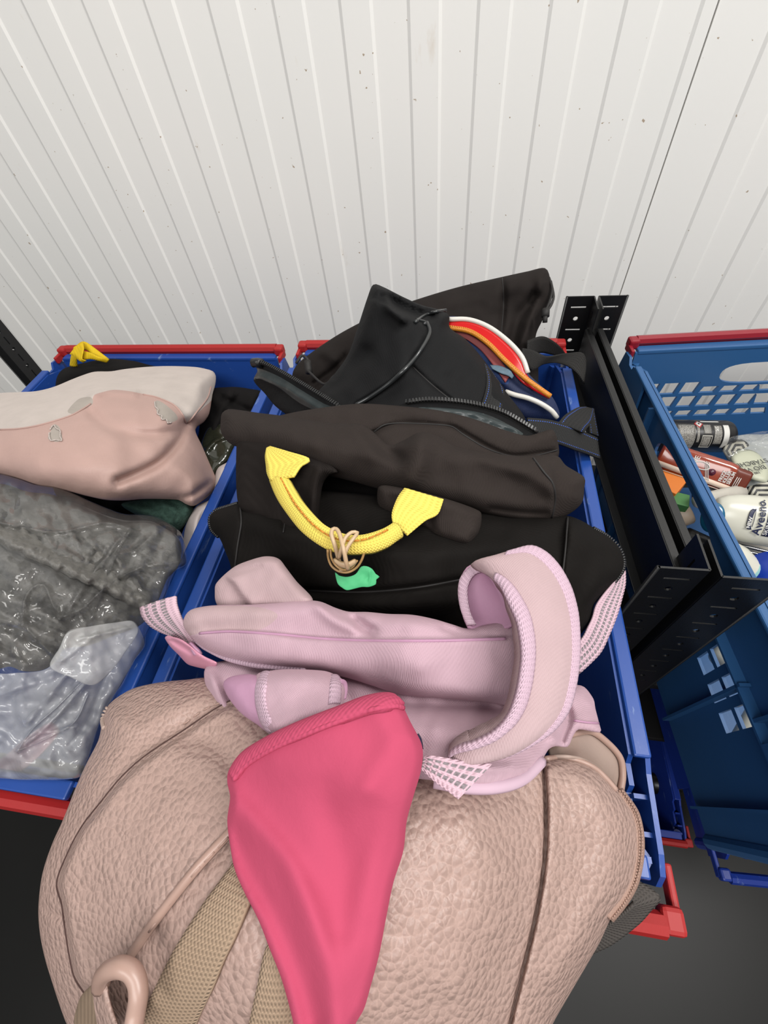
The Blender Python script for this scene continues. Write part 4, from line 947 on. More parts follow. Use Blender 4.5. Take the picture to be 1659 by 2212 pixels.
# ---- grey webbing strap trailing over the front right corner
t = thing('grey_strap', pz(1370, 1980, 1.0), 'dark grey webbing strap trailing over the front right crate corner', 'strap')
strap('strap_webbing', [(1378,1901,1.005),(1405,1918,1.004),(1428,1941,1.002),(1408,1967,.998),(1382,1996,.992),(1324,2041,.98),(1280,2062,.97)], [(1350,1935,1.012),(1365,1945,1.010),(1372,1952,1.008),(1360,1965,1.006),(1335,1985,1.0),(1300,2010,.99),(1260,2035,.98)], .002, [M['grey_web']], t, 40, 9)

# ---- hot pink jersey cloth
HO = [(494,1664),(520,1626),(570,1593),(640,1559),(730,1524),(785,1503),(827,1495),(854,1499),(867,1518),(886,1558),(912,1612),(910,1661),(895,1714),(879,1772),(871,1839),(850,1906),(836,1973),(819,2062),(801,2129),(786,2180),(768,2212),(740,2290),(650,2310),(634,2212),(609,2118),(583,2051),(558,1987),(528,1928),(507,1878),(497,1827),(491,1772),(497,1722),(491,1690)]
t = thing('pink_cloth', pz(700, 1850, 1.1), 'hot pink jersey garment with ribbed hem draped over both pink backpacks', 'garment')
ho = Soft(HO, [(495,1670,1.158),(827,1500,1.188),(912,1620,1.182),(700,1750,1.176),(500,1850,1.155),(640,2200,1.150),(780,2200,1.150),(870,1850,1.165),(700,1600,1.185),(800,1700,1.184),(720,2000,1.165)], .006, 18, .010,
    [('g',[(500,1728),(560,1790),(620,1862),(665,1960),(705,2080),(722,2212)],30,.0050),('g',[(500,1800),(545,1890),(600,1990),(650,2110),(675,2200)],26,-.0035),('g',[(880,1600),(850,1740),(800,1900),(760,2060),(745,2212)],40,.0035),
     ('g',[(700,1700),(740,1850),(745,2000)],44,-.003),('g',[(820,1530),(840,1600),(800,1700)],34,.003),('g',[(600,1650),(680,1680),(760,1720)],40,.002)], .0006, 130, 7, 21)
ho.build('jersey_body', [M['hot']], t)
HT = [(494,1664),(520,1626),(570,1593),(640,1559),(730,1524),(785,1503),(827,1495),(858,1502),(867,1516)]
HB = [(505,1682),(533,1650),(588,1616),(655,1586),(742,1552),(790,1534),(828,1526),(858,1523),(871,1527)]
strap('ribbed_hem', [ho.pt(a, b + 1, .0016) for a, b in HT], ho.lift(HB, .0022), .0025, [M['hot_bind']], t, 70, 8, .0012)
tube('hem_seam', ho.path([(a, b + 2) for a, b in HB], .0012, 5), .0010, M['hot_bind'], t, 6)
strap('care_label', [(900,1588,1.186),(906,1600,1.184),(911,1616,1.182)], [(904,1584,1.180),(911,1596,1.178),(915,1618,1.176)], .001, [M['navy_dark']], t, 6, 3)

# ================================================================== LEFT CRATE
cl = Soft([(440,850),(494,836),(540,840),(566,850),(545,900),(510,960),(480,1010),(450,1060),(420,1000),(430,930)], [(494,836,.985),(560,850,.985),(450,1050,.955),(430,930,.96)], .02, 40, .015, [('g',[(480,860),(520,880),(540,890)],9,-.008),('g',[(500,850),(470,900),(460,950)],10,.008)], .006, 40, 7, 30)
tag(cl.build('black_garment_or_filler', [M['black_cloth']]), 'crumpled black cloth between the pillow and the right rim of the left crate', 'garment')
cl = Soft([(428,985),(445,930),(470,915),(500,920),(515,945),(500,985),(478,1010),(455,1040),(430,1030)], [(445,940,.985),(500,940,.985),(450,1030,.975)], .010, 20, .015, [('g',[(440,980),(470,950),(500,940)],6,.006)], .004, 24, 6, 31)
tag(cl.build('plastic_wrapped_item', [M['glass_green']]), 'dark glossy wrapped packet beside the pillow', 'packet')
t = thing('white_garment', pz(440, 1100, .93), 'off-white cloth squeezed against the right rim of the left crate', 'garment')
cl = Soft([(505,990),(488,1000),(470,1012),(462,1040),(458,1075),(430,1090),(412,1110),(400,1140),(396,1180),(400,1215),(425,1200),(450,1130),(478,1065),(500,1020)], [(500,995,.985),(462,1050,.985),(400,1180,.97),(450,1130,.975)], .012, 16, .015, [('g',[(470,1040),(430,1110),(415,1180)],7,.005)], .003, 40, 6, 32)
cl.build('cloth_body', [M['white_cloth']], t)
cl = Soft([(262,1090),(300,1080),(360,1072),(400,1080),(418,1098),(408,1120),(396,1138),(380,1148),(340,1130),(300,1115)], [(270,1095,.992),(400,1085,.985),(385,1140,.98)], .015, 20, .012, (), .006, 18, 5, 33)
tag(cl.build('knitted_garment', [M['green_knit']]), 'dark green knitted cloth showing below the pillow', 'garment')
cl = Soft([(120,842),(124,812),(140,795),(190,782),(234,775),(290,780),(330,790),(400,800),(440,830),(430,860),(300,880),(130,880)], [(128,830,1.0),(234,775,1.015),(400,800,.985),(300,870,.985)], .015, 24, .015, [('g',[(150,810),(220,800),(300,800)],12,.004)], .004, 60, 7, 34)
tag(cl.build('black_garment_or_filler', [M['black_cloth']]), 'folded black cloth behind the pillow at the back of the left crate', 'garment')
t = thing('yellow_ribbon', pz(190, 775, 1.0), 'bright yellow ribbon loop poking up at the back of the left crate', 'ribbon')
strap('ribbon_band', [(150,790,1.02),(153,770,1.035),(160,752,1.045),(176,738,1.052),(188,740,1.052),(205,752,1.046),(234,774,1.032)], [(167,792,1.02),(165,778,1.032),(168,766,1.04),(178,757,1.045),(186,756,1.046),(197,764,1.042),(214,777,1.034)], .0012, [M['yellow_plain']], t, 40, 6, .0015)
strap('ribbon_band', [(160,752,1.050),(176,738,1.056),(180,752,1.054),(176,775,1.045),(186,780,1.04)], [(150,765,1.042),(158,768,1.044),(166,775,1.042),(172,780,1.04),(180,784,1.036)], .0012, [M['yellow_plain']], t, 24, 5)
strap('ribbon_band', [(176,757,1.048),(195,762,1.048),(215,772,1.044),(236,776,1.036)], [(178,777,1.040),(196,776,1.040),(214,780,1.038),(230,784,1.032)], .0012, [M['yellow_plain']], t, 20, 5, .001)

cl = Soft([(120,1035),(300,1050),(430,1050),(436,1075),(412,1108),(398,1140),(380,1170),(330,1160),(230,1120),(130,1080)], [(130,1050,.978),(430,1060,.965),(380,1160,.96),(260,1100,.972)], .010, 20, .012, [('g',[(200,1060),(300,1090),(380,1100)],10,.004)], .004, 40, 7, 40)
tag(cl.build('black_garment_or_filler', [M['black_cloth']]), 'black filler added to darken the gap under the front edge of the pillow', 'garment')  # added filler, keeps the gap below the pillow dark
# pillow
t = thing('pillow', pz(220, 950, .95), 'plump blush satin pillow with a cream velvet back in the left crate', 'pillow')
PI = [(-80,860),(0,849),(40,847),(77,845),(115,836),(154,820),(180,810),(204,803),(240,802),(270,797),(310,793),(347,791),(385,791),(424,793),(445,797),(460,802),(466,812),(465,830),(459,852),(452,893),(440,912),(422,928),(436,962),(446,985),(455,1006),(466,1033),(464,1050),(456,1066),(440,1080),(418,1093),(400,1088),(386,1080),(350,1078),(309,1078),(270,1081),(231,1080),(190,1072),(154,1063),(115,1054),(77,1047),(39,1034),(0,1024),(-80,1010)]
pi = Soft(PI, [(460,802,1.0),(0,849,1.05),(0,1024,1.065),(418,1093,.995),(220,940,1.06),(-80,930,1.05),(455,1030,.99),(422,928,1.01),(300,800,1.02)], .040, 90, .04,
    [('g',[(203,855),(250,866),(310,880),(380,905),(402,915)],20,.004),('g',[(197,890),(225,915),(260,932),(328,941),(370,935)],12,-.0045),('g',[(255,1040),(300,1022),(347,997),(385,955),(403,915)],10,-.008),('g',[(403,915),(418,920)],16,-.008),
     ('g',[(386,1082),(420,1068),(452,1045)],8,-.005),('g',[(200,852),(235,845),(290,850)],9,.006),('g',[(300,900),(370,935),(330,960)],26,.004),('g',[(425,800),(430,850),(408,905)],14,.003)], .0025, 90, 7, 35)
velvet = [(-90,850),(0,840),(150,812),(210,795),(350,782),(470,795),(475,830),(462,860),(440,880),(420,900),(406,914),(403,910),(394,896),(386,884),(372,872),(359,865),(330,856),(309,851),(280,845),(247,842),(225,846),(204,853),(200,862),(196,872),(178,882),(154,896),(120,908),(77,920),(40,925),(0,928),(-90,935)]
pi.build('pillow_body', [M['blush'], M['velvet'], M['lace']], t, [(velvet, 1), ([(108,935),(118,916),(128,922),(134,950),(118,954),(104,948)], 2), ([(336,866),(352,870),(378,892),(384,905),(370,912),(350,905),(338,888)], 2), ([(146,888),(170,862),(196,858),(200,872),(180,885),(160,894)], 2)])
tube('seam', pi.path([(0,928),(40,926),(77,920),(115,910),(154,897),(178,884),(196,872)], .0005, 6), .0009, M['blush'], t, 6)
tube('seam', pi.path([(309,852),(335,857),(359,866),(375,874),(386,884),(396,898),(404,914),(425,890),(448,860),(456,835)], .0005, 6), .0010, M['blush'], t, 6)
stitches('lace_trim', pi.path([(334,868),(336,880),(342,884),(340,894),(350,898),(349,906),(360,906),(362,914),(372,912)], .0010, 4), .0007, M['velvet'], t, .004, .0005)
stitches('lace_trim', pi.path([(108,928),(116,918),(122,926),(130,930),(130,944),(134,952),(120,950),(110,952),(106,940),(108,930)], .0010, 4), .0006, M['velvet'], t, .004, .0005)
# bag of fleece
fle = Soft([(-80,1055),(0,1045),(60,1062),(110,1068),(160,1085),(225,1112),(270,1124),(325,1126),(358,1142),(384,1160),(392,1185),(385,1225),(362,1250),(345,1290),(328,1325),(300,1352),(250,1372),(190,1395),(140,1402),(120,1430),(90,1448),(50,1450),(20,1440),(-80,1450)],
    [(-80,1055,1.045),(0,1050,1.045),(390,1170,.998),(0,1440,1.035),(130,1410,1.035),(320,1330,1.0),(150,1250,1.055)], .022, 50, .015,
    [('g', [(-90 + 46 * k, 1080 + 52 * k * .35 - 30), (20 + 46 * k * .9, 1150 + 20 * k), (120 + 40 * k * .8, 1230 + 14 * k)], 13, .015) for k in range(-3, 8)] +
    [('g', [(-90, 1230 + 44 * k), (20, 1290 + 44 * k), (140, 1350 + 44 * k)], 13, .015) for k in range(0, 4)], .004, 12, 5, 36)
tag(fle.build('fleece_blanket', [M['fleece']]), 'grey ribbed fleece folded inside the clear plastic bag', 'blanket')
t = thing('plastic_bag', pz(160, 1380, .95), 'clear plastic bag round the grey fleece, its loose mouth toward the front', 'plastic bag')
BO = [(-90,1020),(0,1024),(39,1034),(77,1047),(115,1050),(154,1064),(190,1080),(231,1097),(270,1110),(328,1113),(359,1126),(390,1150),(400,1182),(402,1218),(376,1237),(360,1283),(345,1320),(319,1355),(313,1396),(291,1428),(266,1480),(235,1524),(217,1559),(204,1598),(190,1642),(170,1680),(63,1685),(0,1682),(-90,1680)]
pb = Soft(BO, [(-90,1020,1.072),(0,1030,1.074),(390,1160,1.012),(402,1218,1.008),(0,1440,1.07),(300,1400,1.015),(170,1680,1.008),(0,1680,1.010),(150,1250,1.085),(120,1500,1.045),(250,1500,1.012)], .012, 30, .01,
    [('g',[(50,1350),(60,1280),(95,1265),(110,1300),(130,1335)],5,.006),('g',[(130,1335),(180,1310),(240,1260),(305,1225)],5,.006),('g',[(140,1330),(200,1240),(280,1140)],6,.005),('g',[(300,1225),(350,1222),(400,1220)],6,.004),('g',[(240,1205),(290,1190),(340,1150)],7,.004),
     ('g',[(60,1360),(110,1410),(150,1440)],5,.006),('g',[(40,1620),(110,1560),(180,1480),(210,1440)],6,.007),('g',[(40,1620),(80,1590),(160,1570)],5,.005),('g',[(60,1560),(110,1500),(150,1450)],8,.006),('g',[(0,1340),(50,1350)],8,.005),('g',[(150,1610),(190,1560),(230,1460)],9,-.005),('g',[(0,1500),(60,1480),(120,1460)],9,.005),('g',[(130,1335),(175,1318),(215,1280),(255,1250),(305,1225)],2.5,.004),('g',[(48,1350),(52,1300),(70,1270),(95,1263),(112,1300),(130,1337)],2.5,.004),('g',[(38,1622),(70,1575),(120,1530),(180,1470),(212,1440)],2.5,.005),('g',[(38,1622),(90,1600),(160,1560),(190,1500)],2.5,.004),('g',[(0,1130),(120,1150),(230,1130),(300,1150)],4,.004),('g',[(200,1330),(260,1180),(300,1130)],3,.004)], .007, 45, 6, 37)
pb.build('bag_film', [M['film'], M['film_cloudy']], t, [([(147,1364),(200,1352),(284,1341),(300,1356),(312,1394),(290,1428),(235,1524),(204,1598),(175,1690),(-95,1690),(-95,1470),(20,1455),(100,1445),(130,1400)], 1)], closed=False)
pf = Soft([(108,1440),(128,1400),(147,1366),(200,1352),(255,1344),(284,1341),(298,1356),(296,1372),(270,1410),(240,1450),(200,1480),(150,1462)],
    [(147,1366,1.098),(284,1341,1.055),(110,1440,1.086),(200,1480,1.066),(296,1372,1.05)], .002, 12, .004, [('g',[(175,1380),(230,1368),(280,1356)],5,.004),('g',[(130,1430),(170,1400),(210,1370)],6,.004)], .004, 40, 6, 38)
pf.build('mouth_flap', [M['film_cloudy']], t, closed=False)
cl = Soft([(-60,1700),(-60,1660),(0,1640),(60,1590),(110,1560),(130,1580),(90,1630),(40,1672),(0,1690)], [(0,1660,.95),(110,1565,.95)], .01, 16, .03, (), .002, 40, 8, 39)
tag(cl.build('pink_garment', [M['pink_plastic']]), 'pink item dimly seen through the cloudy mouth of the plastic bag', 'garment')

# ================================================================== RIGHT CRATE CONTENTS
class Ax:
    """cylinder frame lying along px points a->b at heights za, zb"""
    def __init__(s, a, za, b, zb, rpx):
        s.A = pz(*a, za); s.B = pz(*b, zb); s.d = s.B - s.A; s.L = np.linalg.norm(s.d); s.d /= s.L
        mid = (s.A + s.B) / 2; s.r = rpx * cdepth(mid) / FPX
        tc = CAM - mid; tc /= np.linalg.norm(tc); n = tc - (tc @ s.d) * s.d; s.n = n / np.linalg.norm(n)   # side facing up toward the viewer
        s.s = np.cross(s.d, s.n)
    def at(s, u, ang, r=None):
        r = s.r if r is None else r
        return s.A + s.d * u + (s.n * math.cos(ang) + s.s * math.sin(ang)) * r
    def lathe(s, name, prof, mat, parent, sides=40, flat=1.0):
        """prof: [(u fraction, r fraction)]"""
        V = []; F = []
        for u, r in prof:
            for k in range(sides):
                a = 2 * math.pi * k / sides; ce, se = math.cos(a), math.sin(a)
                V.append(s.A + s.d * u * s.L + s.n * ce * s.r * r * flat + s.s * se * s.r * r)
        n = len(prof)
        for i in range(n - 1):
            for k in range(sides):
                a, b = i * sides + k, i * sides + (k + 1) % sides; F.append((a, b, b + sides, a + sides))
        F.append(tuple(reversed(range(sides)))); F.append(tuple((n - 1) * sides + k for k in range(sides)))
        return mesh(name, V, F, mat, parent)
    def patch(s, name, u0, u1, a0, a1, mat, parent, off=.0003):
        nu, na = 8, 16
        G = [[s.at(u0 + (u1 - u0) * i / nu, a0 + (a1 - a0) * j / na, s.r + off) for j in range(na + 1)] for i in range(nu + 1)]
        return sheet(name, G, .0003, [mat], parent)
M['can'] = plain('black_can', (24, 22, 22), .35, .5)
M['label_white'] = plain('white_print', (232, 230, 224), .5)
M['label_grey'] = plain('grey_print', (190, 186, 176), .5)
def microprint(name, ink, ground, lines=9):
    t = NT(name); sp = t.n('ShaderNodeSeparateXYZ'); t.l(t.coord('UV'), sp.inputs[0]); v = t.math('MULTIPLY', sp.outputs[1], 1.0)
    nz = t.n('ShaderNodeTexNoise', _Scale=1.0, _Detail=1.0); mp = t.n('ShaderNodeMapping'); mp.inputs['Scale'].default_value = (60, 900, 1); t.l(t.coord('UV'), mp.inputs[0]); t.l(mp.outputs[0], nz.inputs['Vector'])
    line = t.math('GREATER_THAN', t.math('SINE', t.math('MULTIPLY', v, 3600.0)), -.2)
    f = t.math('MULTIPLY', line, t.math('GREATER_THAN', nz.outputs['Fac'], .43))
    t.l(t.mix(f, lin(ground), lin(ink)), t.b.inputs['Base Color']); t.b.inputs['Roughness'].default_value = .4; return t.m
M['micro'] = microprint('fine_print', (205, 200, 190), (24, 22, 22))
t = thing('spray_can', pz(1520, 945, .88), 'black aerosol can with fine white print lying at the back of the toiletries', 'can')
A_ = Ax((1398, 940), .915, (1574, 943), .905, 34)
A_.lathe('can_body', [(0, .5), (0, .9), (.03, 1), (.93, 1), (.97, .93), (.995, .80), (1.0, .6)], M['can'], t)
L_ = A_.L
def u_for(fn, L, px):
    us = np.linspace(0, L, 60); xs = [proj_x(fn(u)) for u in us]; return float(np.interp(px, xs, us))
def fr(px): return u_for(lambda u: A_.at(u, 0), L_, px)
for x0, x1, a0, a1 in ((1444,1462,-1.1,.75), (1467,1502,-1.1,.75), (1507,1512,-.4,.75), (1544,1560,-.5,.7)):
    A_.patch('fine_print', fr(x0), fr(x1), -a1, -a0, M['micro'], t)
A_.patch('white_label', fr(1564), fr(1576), -.75, .8, M['label_white'], t)
M['hazard_red'] = plain('hazard_red', (205, 60, 60), .5); 
def quad_on(ax, name, pts, mat, off):
    G = [[ax.at(*pts[0], ax.r + off), ax.at(*pts[1], ax.r + off)], [ax.at(*pts[3], ax.r + off), ax.at(*pts[2], ax.r + off)]]
    return sheet(name, G, .0002, [mat], t)
for q, mt, of in ((1.0, 'hazard_red', .0006), (.72, 'label_white', .0009), (.25, 'can', .0012)):
    u, a = fr(1512), -.72 * (1 if A_.at(0, .7)[2] > A_.at(0, -.7)[2] or True else 1); du = .0062 * q; da = .26 * q
    sgn = 1 if A_.at(0, .5)[1] < A_.at(0, -.5)[1] else -1
    quad_on(A_, 'hazard_diamond', [(u - du, -.80 * sgn), (u, (-.80 + .3 * q) * sgn), (u + du, -.80 * sgn), (u, (-.80 - .3 * q) * sgn)], M[mt], of)
sg = sgn
for (u0, u1, a0, a1) in ((1517,1539,-.05,.02),(1517,1539,.68,.75),(1517,1518.2,-.05,.75),(1538,1539.2,-.05,.75)):
    A_.patch('print_frame', fr(u0), fr(u1), min(a0*sg, a1*sg), max(a0*sg, a1*sg), M['label_grey'], t, .0006)
A_.patch('fine_print', fr(1520), fr(1536), min(.06*sg,.64*sg), max(.06*sg,.64*sg), M['micro'], t, .0005)
def can_text(s_, size, u, a, mat, name='print'):
    # reads round the can, top of letters toward the base end
    V, F = text_geo(s_, size, lambda x, y, z: A_.at(u + y, (a + x / A_.r) * sg, A_.r + .0005 + z), .0002)
    mesh(name, V, F, mat, t, smooth=False)
A_.patch('fine_print', fr(1521), fr(1536), min(-.15*sg,-.75*sg), max(-.15*sg,-.75*sg), M['micro'], t, .0005); can_text('SR', .007, fr(1545), -.62, M['label_white'])
A_.patch('print_line', fr(1520), fr(1560), min(-1.02*sg,-1.12*sg), max(-1.02*sg,-1.12*sg), M['label_white'], t)

# amber serum bottle
M['amber'] = plain('amber_plastic', (160, 60, 30), .18, .6, .08, 20, coat=.4)
M['amber_dark'] = plain('dark_amber_plastic', (112, 44, 24), .3, .5)
M['cream_stripe'] = plain('cream_stripe', (250, 226, 205), .35)
M['plum'] = plain('plum_drop', (92, 38, 58), .25)
t = thing('serum_bottle', pz(1545, 1015, .88), 'amber brown serum bottle with white lettering and a cream stripe', 'bottle')
a0 = pz(1425, 982, .940); a1 = pz(1618, 1046, .936); ex = a1 - a0; Lb = np.linalg.norm(ex); ex /= Lb
nrm = (CAM - (a0 + a1) / 2); nrm /= np.linalg.norm(nrm); nrm = nrm - (nrm @ ex) * ex; nrm /= np.linalg.norm(nrm); ey = np.cross(nrm, ex)
hw = 31 * cdepth(a0) / FPX
def face(u, v, h=0.0): return a0 + ex * u + ey * v + nrm * h
V, F = [], []
prof = [(0, .9), (.03, 1), (.75, 1), (.83, .93), (.86, .82), (.98, .80), (1, .72)]
def ring(u, w_, d_):
    out = []
    for k in range(28):
        a = 2 * math.pi * k / 28; c_, s_ = math.cos(a), math.sin(a)
        out.append(face(u * Lb, np.sign(c_) * abs(c_) ** .55 * hw * w_, np.sign(s_) * abs(s_) ** .7 * .011 * d_ - .011))
    return out
for u, w_ in prof: V += ring(u, w_, w_)
for i in range(len(prof) - 1):
    for k in range(28):
        a, b = i * 28 + k, i * 28 + (k + 1) % 28; F.append((a, b, b + 28, a + 28))
F += [tuple(range(28)), tuple(reversed(range((len(prof)-1)*28, len(prof)*28)))]
mesh('bottle_body', V, F, [M['amber'], M['amber_dark']], t, [1 if (f[0] // 28) >= 3 else 0 for f in F])
def strip(name, u0, v0, u1, v1, wd, mat, h=.0006):
    p0, p1 = np.array([u0, v0]), np.array([u1, v1]); dd = p1 - p0; dd /= np.linalg.norm(dd); q = np.array([-dd[1], dd[0]]) * wd / 2
    G = [[face(*(p0 - q), h), face(*(p0 + q), h)], [face(*(p1 - q), h), face(*(p1 + q), h)]]
    sheet(name, G, .0003, [mat], t)
vs = 1 if face(0, .01)[1] > face(0, -.01)[1] else -1     # which way is up in the picture
strip('cream_stripe', Lb * .02, -vs * hw * .55, Lb * .88, -vs * hw * .68, hw * .34, M['cream_stripe'])
strip('cream_stripe', Lb * .10, -vs * hw * .92, Lb * .80, -vs * hw * .93, hw * .05, M['cream_stripe'])
for off_ in (0, .0016, .0032):
    q = [face(Lb * (.49 + .09 * k / 10) + off_, vs * hw * (.55 - 1.15 * (k / 10) ** .8), .0008) for k in range(11)]
    tube('swirl_line', q, .00035, M['label_white'], t, 5)
tube('swirl_line', [face(Lb * .47 + .0085 * math.cos(a), vs * hw * .18 + .0045 * math.sin(a), .0008) for a in np.linspace(0, 2 * math.pi, 28)], .0007, M['label_white'], t, 5)
V, F = [], []; c0 = (Lb * .60, -vs * hw * .02)
V = [face(c0[0] + .0042 * math.cos(a), c0[1] + .0042 * math.sin(a), .0007) for a in np.linspace(0, 2 * math.pi, 20, endpoint=False)]
V += [v - nrm * .0005 for v in V]; mesh('plum_drop', V, [tuple(range(20)), tuple(range(39, 19, -1))] + [(k, (k+1) % 20, 20 + (k+1) % 20, 20 + k) for k in range(20)], M['plum'], t)
def face_text(s_, size, u, v, mat):
    V, F = text_geo(s_, size, lambda x, y, z: face(u - y, v + vs * x, .0006 + z), .0002, bold=.00012)
    mesh('lettering', V, F, mat, t, smooth=False)
for k, s_ in enumerate(('FRIZZ', 'KILLER', 'SERUM')): face_text(s_, .0052, Lb * (.735 + k * .045), -hw * .42 * vs if vs < 0 else -hw * .42, M['label_white'])
face_text('VIVE', .0080, Lb * .415, -hw * .15 if vs > 0 else hw * .15, M['label_white'])
for k in range(3): strip('small_print', Lb * (.86 + k * .02), -vs * hw * .5, Lb * (.86 + k * .02), vs * hw * .2, .0007, M['label_white'])

# white lotion bottle
M['bottle_white'] = plain('ivory_plastic', (228, 226, 210), .28, .5)
M['bottle_teal'] = plain('teal_cap', (30, 104, 140), .18, .6)
M['ink_navy'] = plain('navy_ink', (38, 44, 78), .45)
t = thing('lotion_bottle', pz(1620, 1125, .88), 'large ivory lotion bottle with teal cap and dark brand lettering', 'bottle')
B_ = Ax((1540, 1108), .935, (1735, 1140), .925, 52)
B_.lathe('bottle_body', [(0, .35), (.0, .55), (.03, .68), (.10, .82), (.22, .93), (.40, 1.0), (.70, 1.02), (.93, .98), (.99, .85), (1, .7)], M['bottle_white'], t, 48, .62)
B2 = Ax((1525, 1104), .942, (1556, 1112), .946, 31)
V = []; F = []
cen = pz(1539, 1118, .975); rr = 30 * cdepth(cen) / FPX; tc = CAM - cen; tc /= np.linalg.norm(tc); e1 = np.cross(tc, B_.d); e1 /= np.linalg.norm(e1); e2 = np.cross(tc, e1)
for i in range(9):
    ph = math.pi / 2 * i / 8
    for k in range(28):
        a = 2 * math.pi * k / 28; V.append(cen + (e1 * math.cos(a) * 1.12 + e2 * math.sin(a) * .72) * rr * math.cos(ph) + tc * rr * .35 * math.sin(ph) - tc * .004)
for i in range(8):
    for k in range(28):
        a, b = i * 28 + k, i * 28 + (k + 1) % 28; F.append((a, b, b + 28, a + 28))
F.append(tuple(range(28)))
mesh('teal_cap', V, F, M['bottle_teal'], t)
sb = 1 if B_.at(0, .5)[1] < B_.at(0, -.5)[1] else -1
def B_at(u, a, off):   # flattened body surface
    return B_.A + B_.d * u + B_.n * math.cos(a) * (B_.r * .62 + off) + B_.s * math.sin(a) * (B_.r + off)
def uB(px): return u_for(lambda u: B_at(u, 0, 0), B_.L, px)
def bpatch(name, px0, px1, a0, a1, mat, off=.0008, taper=0.0):
    u0, u1 = uB(px0), uB(px1)
    G = [[B_at(u0 + (u1 - u0) * i / 4 + taper * (abs(j / 10 - .5) * 2) ** 3, (a0 + (a1 - a0) * j / 10) * sb, off) for j in range(11)] for i in range(5)]
    return sheet(name, G, .0003, [mat], t)
bpatch('new_badge', 1615, 1624, -.42, .42, M['ink_navy'], taper=.003)
def bt2(s_, size, px, a, mat, bold=0.0):
    """letters run up the picture, tops toward the cap"""
    u = uB(px)
    V, F = text_geo(s_, size, lambda x, y, z: B_at(u - y, (a - x / (B_.r * .95)) * sb, .0015 + z), .0002, bold=bold)
    mesh('lettering', V, F, mat, t, smooth=False)
bt2('NEW', .0050, 1623, .36, M['label_white'], .0002)
bt2('Aveeno.', .0122, 1649, .60, M['ink_navy'], .00015)
bpatch('ink_line', 1628, 1629, -.45, .3, M['ink_navy'])
bpatch('label_block', 1656, 1690, -.62, .62, M['ink_navy'])
bt2('SKIN', .0065, 1664, .55, M['label_white'])

# cotton bud pack
M['bud_label'] = plain('pale_green_label', (206, 208, 184), .5, noise_amt=.06)
M['ink_grey'] = plain('grey_ink', (88, 90, 84), .5)
def hexprint(name, cx, cy):
    t_ = NT(name); sp = t_.n('ShaderNodeSeparateXYZ'); t_.l(t_.coord('UV'), sp.inputs[0])
    x = t_.math('ABSOLUTE', t_.math('SUBTRACT', sp.outputs[0], cx)); y = t_.math('ABSOLUTE', t_.math('SUBTRACT', sp.outputs[1], cy))
    d = t_.math('MAXIMUM', y, t_.math('ADD', t_.math('MULTIPLY', y, .5), t_.math('MULTIPLY', x, .866)))
    f = t_.math('GREATER_THAN', t_.math('SINE', t_.math('MULTIPLY', d, 62.0)), .0)
    t_.l(t_.mix(f, lin((212, 208, 190)), lin((44, 44, 44))), t_.b.inputs['Base Color']); return t_.m
M['chevron'] = hexprint('hexagon_print_low', 16.60, 11.02); M['chevron_top'] = hexprint('hexagon_print_top', 15.96, 9.74)
M['pack_clear'] = plain('cotton_behind_film', (186, 190, 188), .25, .5, .3, 60)
t = thing('cotton_bud_pack', pz(1620, 1005, .87), 'clear pack of cotton buds with round pale green label and black chevrons', 'pack')
pkk = Soft([(1560,968),(1578,950),(1600,940),(1640,938),(1700,945),(1710,1080),(1650,1082),(1618,1072),(1600,1050),(1580,1010)], [(1565,965,.905),(1640,940,.905),(1700,1080,.90),(1600,1050,.895)], .010, 26, .03, (), .002, 30, 5, 50)
pkk.build('pack_body', [M['pack_clear'], M['chevron'], M['chevron_top']], t, [([(1596,1072),(1606,1055),(1640,1044),(1664,1030),(1720,1000),(1720,1100),(1600,1100)], 1), ([(1556,975),(1572,950),(1600,948),(1618,962),(1600,972),(1580,985)], 2)])
bd = Soft([(1578,990),(1590,975),(1610,970),(1635,978),(1654,1000),(1662,1024),(1655,1042),(1635,1040),(1612,1030),(1590,1012)], [(1578,990,.925),(1650,980,.925),(1650,1042,.92)], .006, 16, .006, (), 0, 30, 4, 51)
bd.build('round_label', [M['bud_label']], t)
def flat_text(s_, size, px, py, z, ang, mat, parent):
    """lettering lying level, turned to read at ANG degrees in plan"""
    o = pz(px, py, z); c_, q_ = math.cos(math.radians(ang)), math.sin(math.radians(ang))
    V, F = text_geo(s_, size, lambda x, y, zz: o + np.array([c_ * x - q_ * y, q_ * x + c_ * y, zz]), .0002)
    mesh('lettering', V, F, mat, parent, smooth=False)
flat_text('BIO WATTE', .0095, 1650, 1004, .934, 197, M['ink_grey'], t)
flat_text('STÄBCHEN', .0095, 1654, 990, .934, 197, M['ink_grey'], t)
flat_text('100 STÜCK', .005, 1640, 1018, .934, 197, M['ink_grey'], t)
cw = Soft([(1570,960),(1580,944),(1610,938),(1659,930),(1700,930),(1700,972),(1659,978),(1620,972),(1600,985),(1575,990),(1560,975)], [(1570,960,.928),(1659,935,.935),(1650,975,.93)], .004, 14, .004, [('g',[(1590,950),(1630,955),(1659,945)],4,.006),('g',[(1580,970),(1620,960),(1659,968)],4,.005)], .004, 18, 4, 52)
cw.build('clear_wrap', [M['film']], t, closed=False)

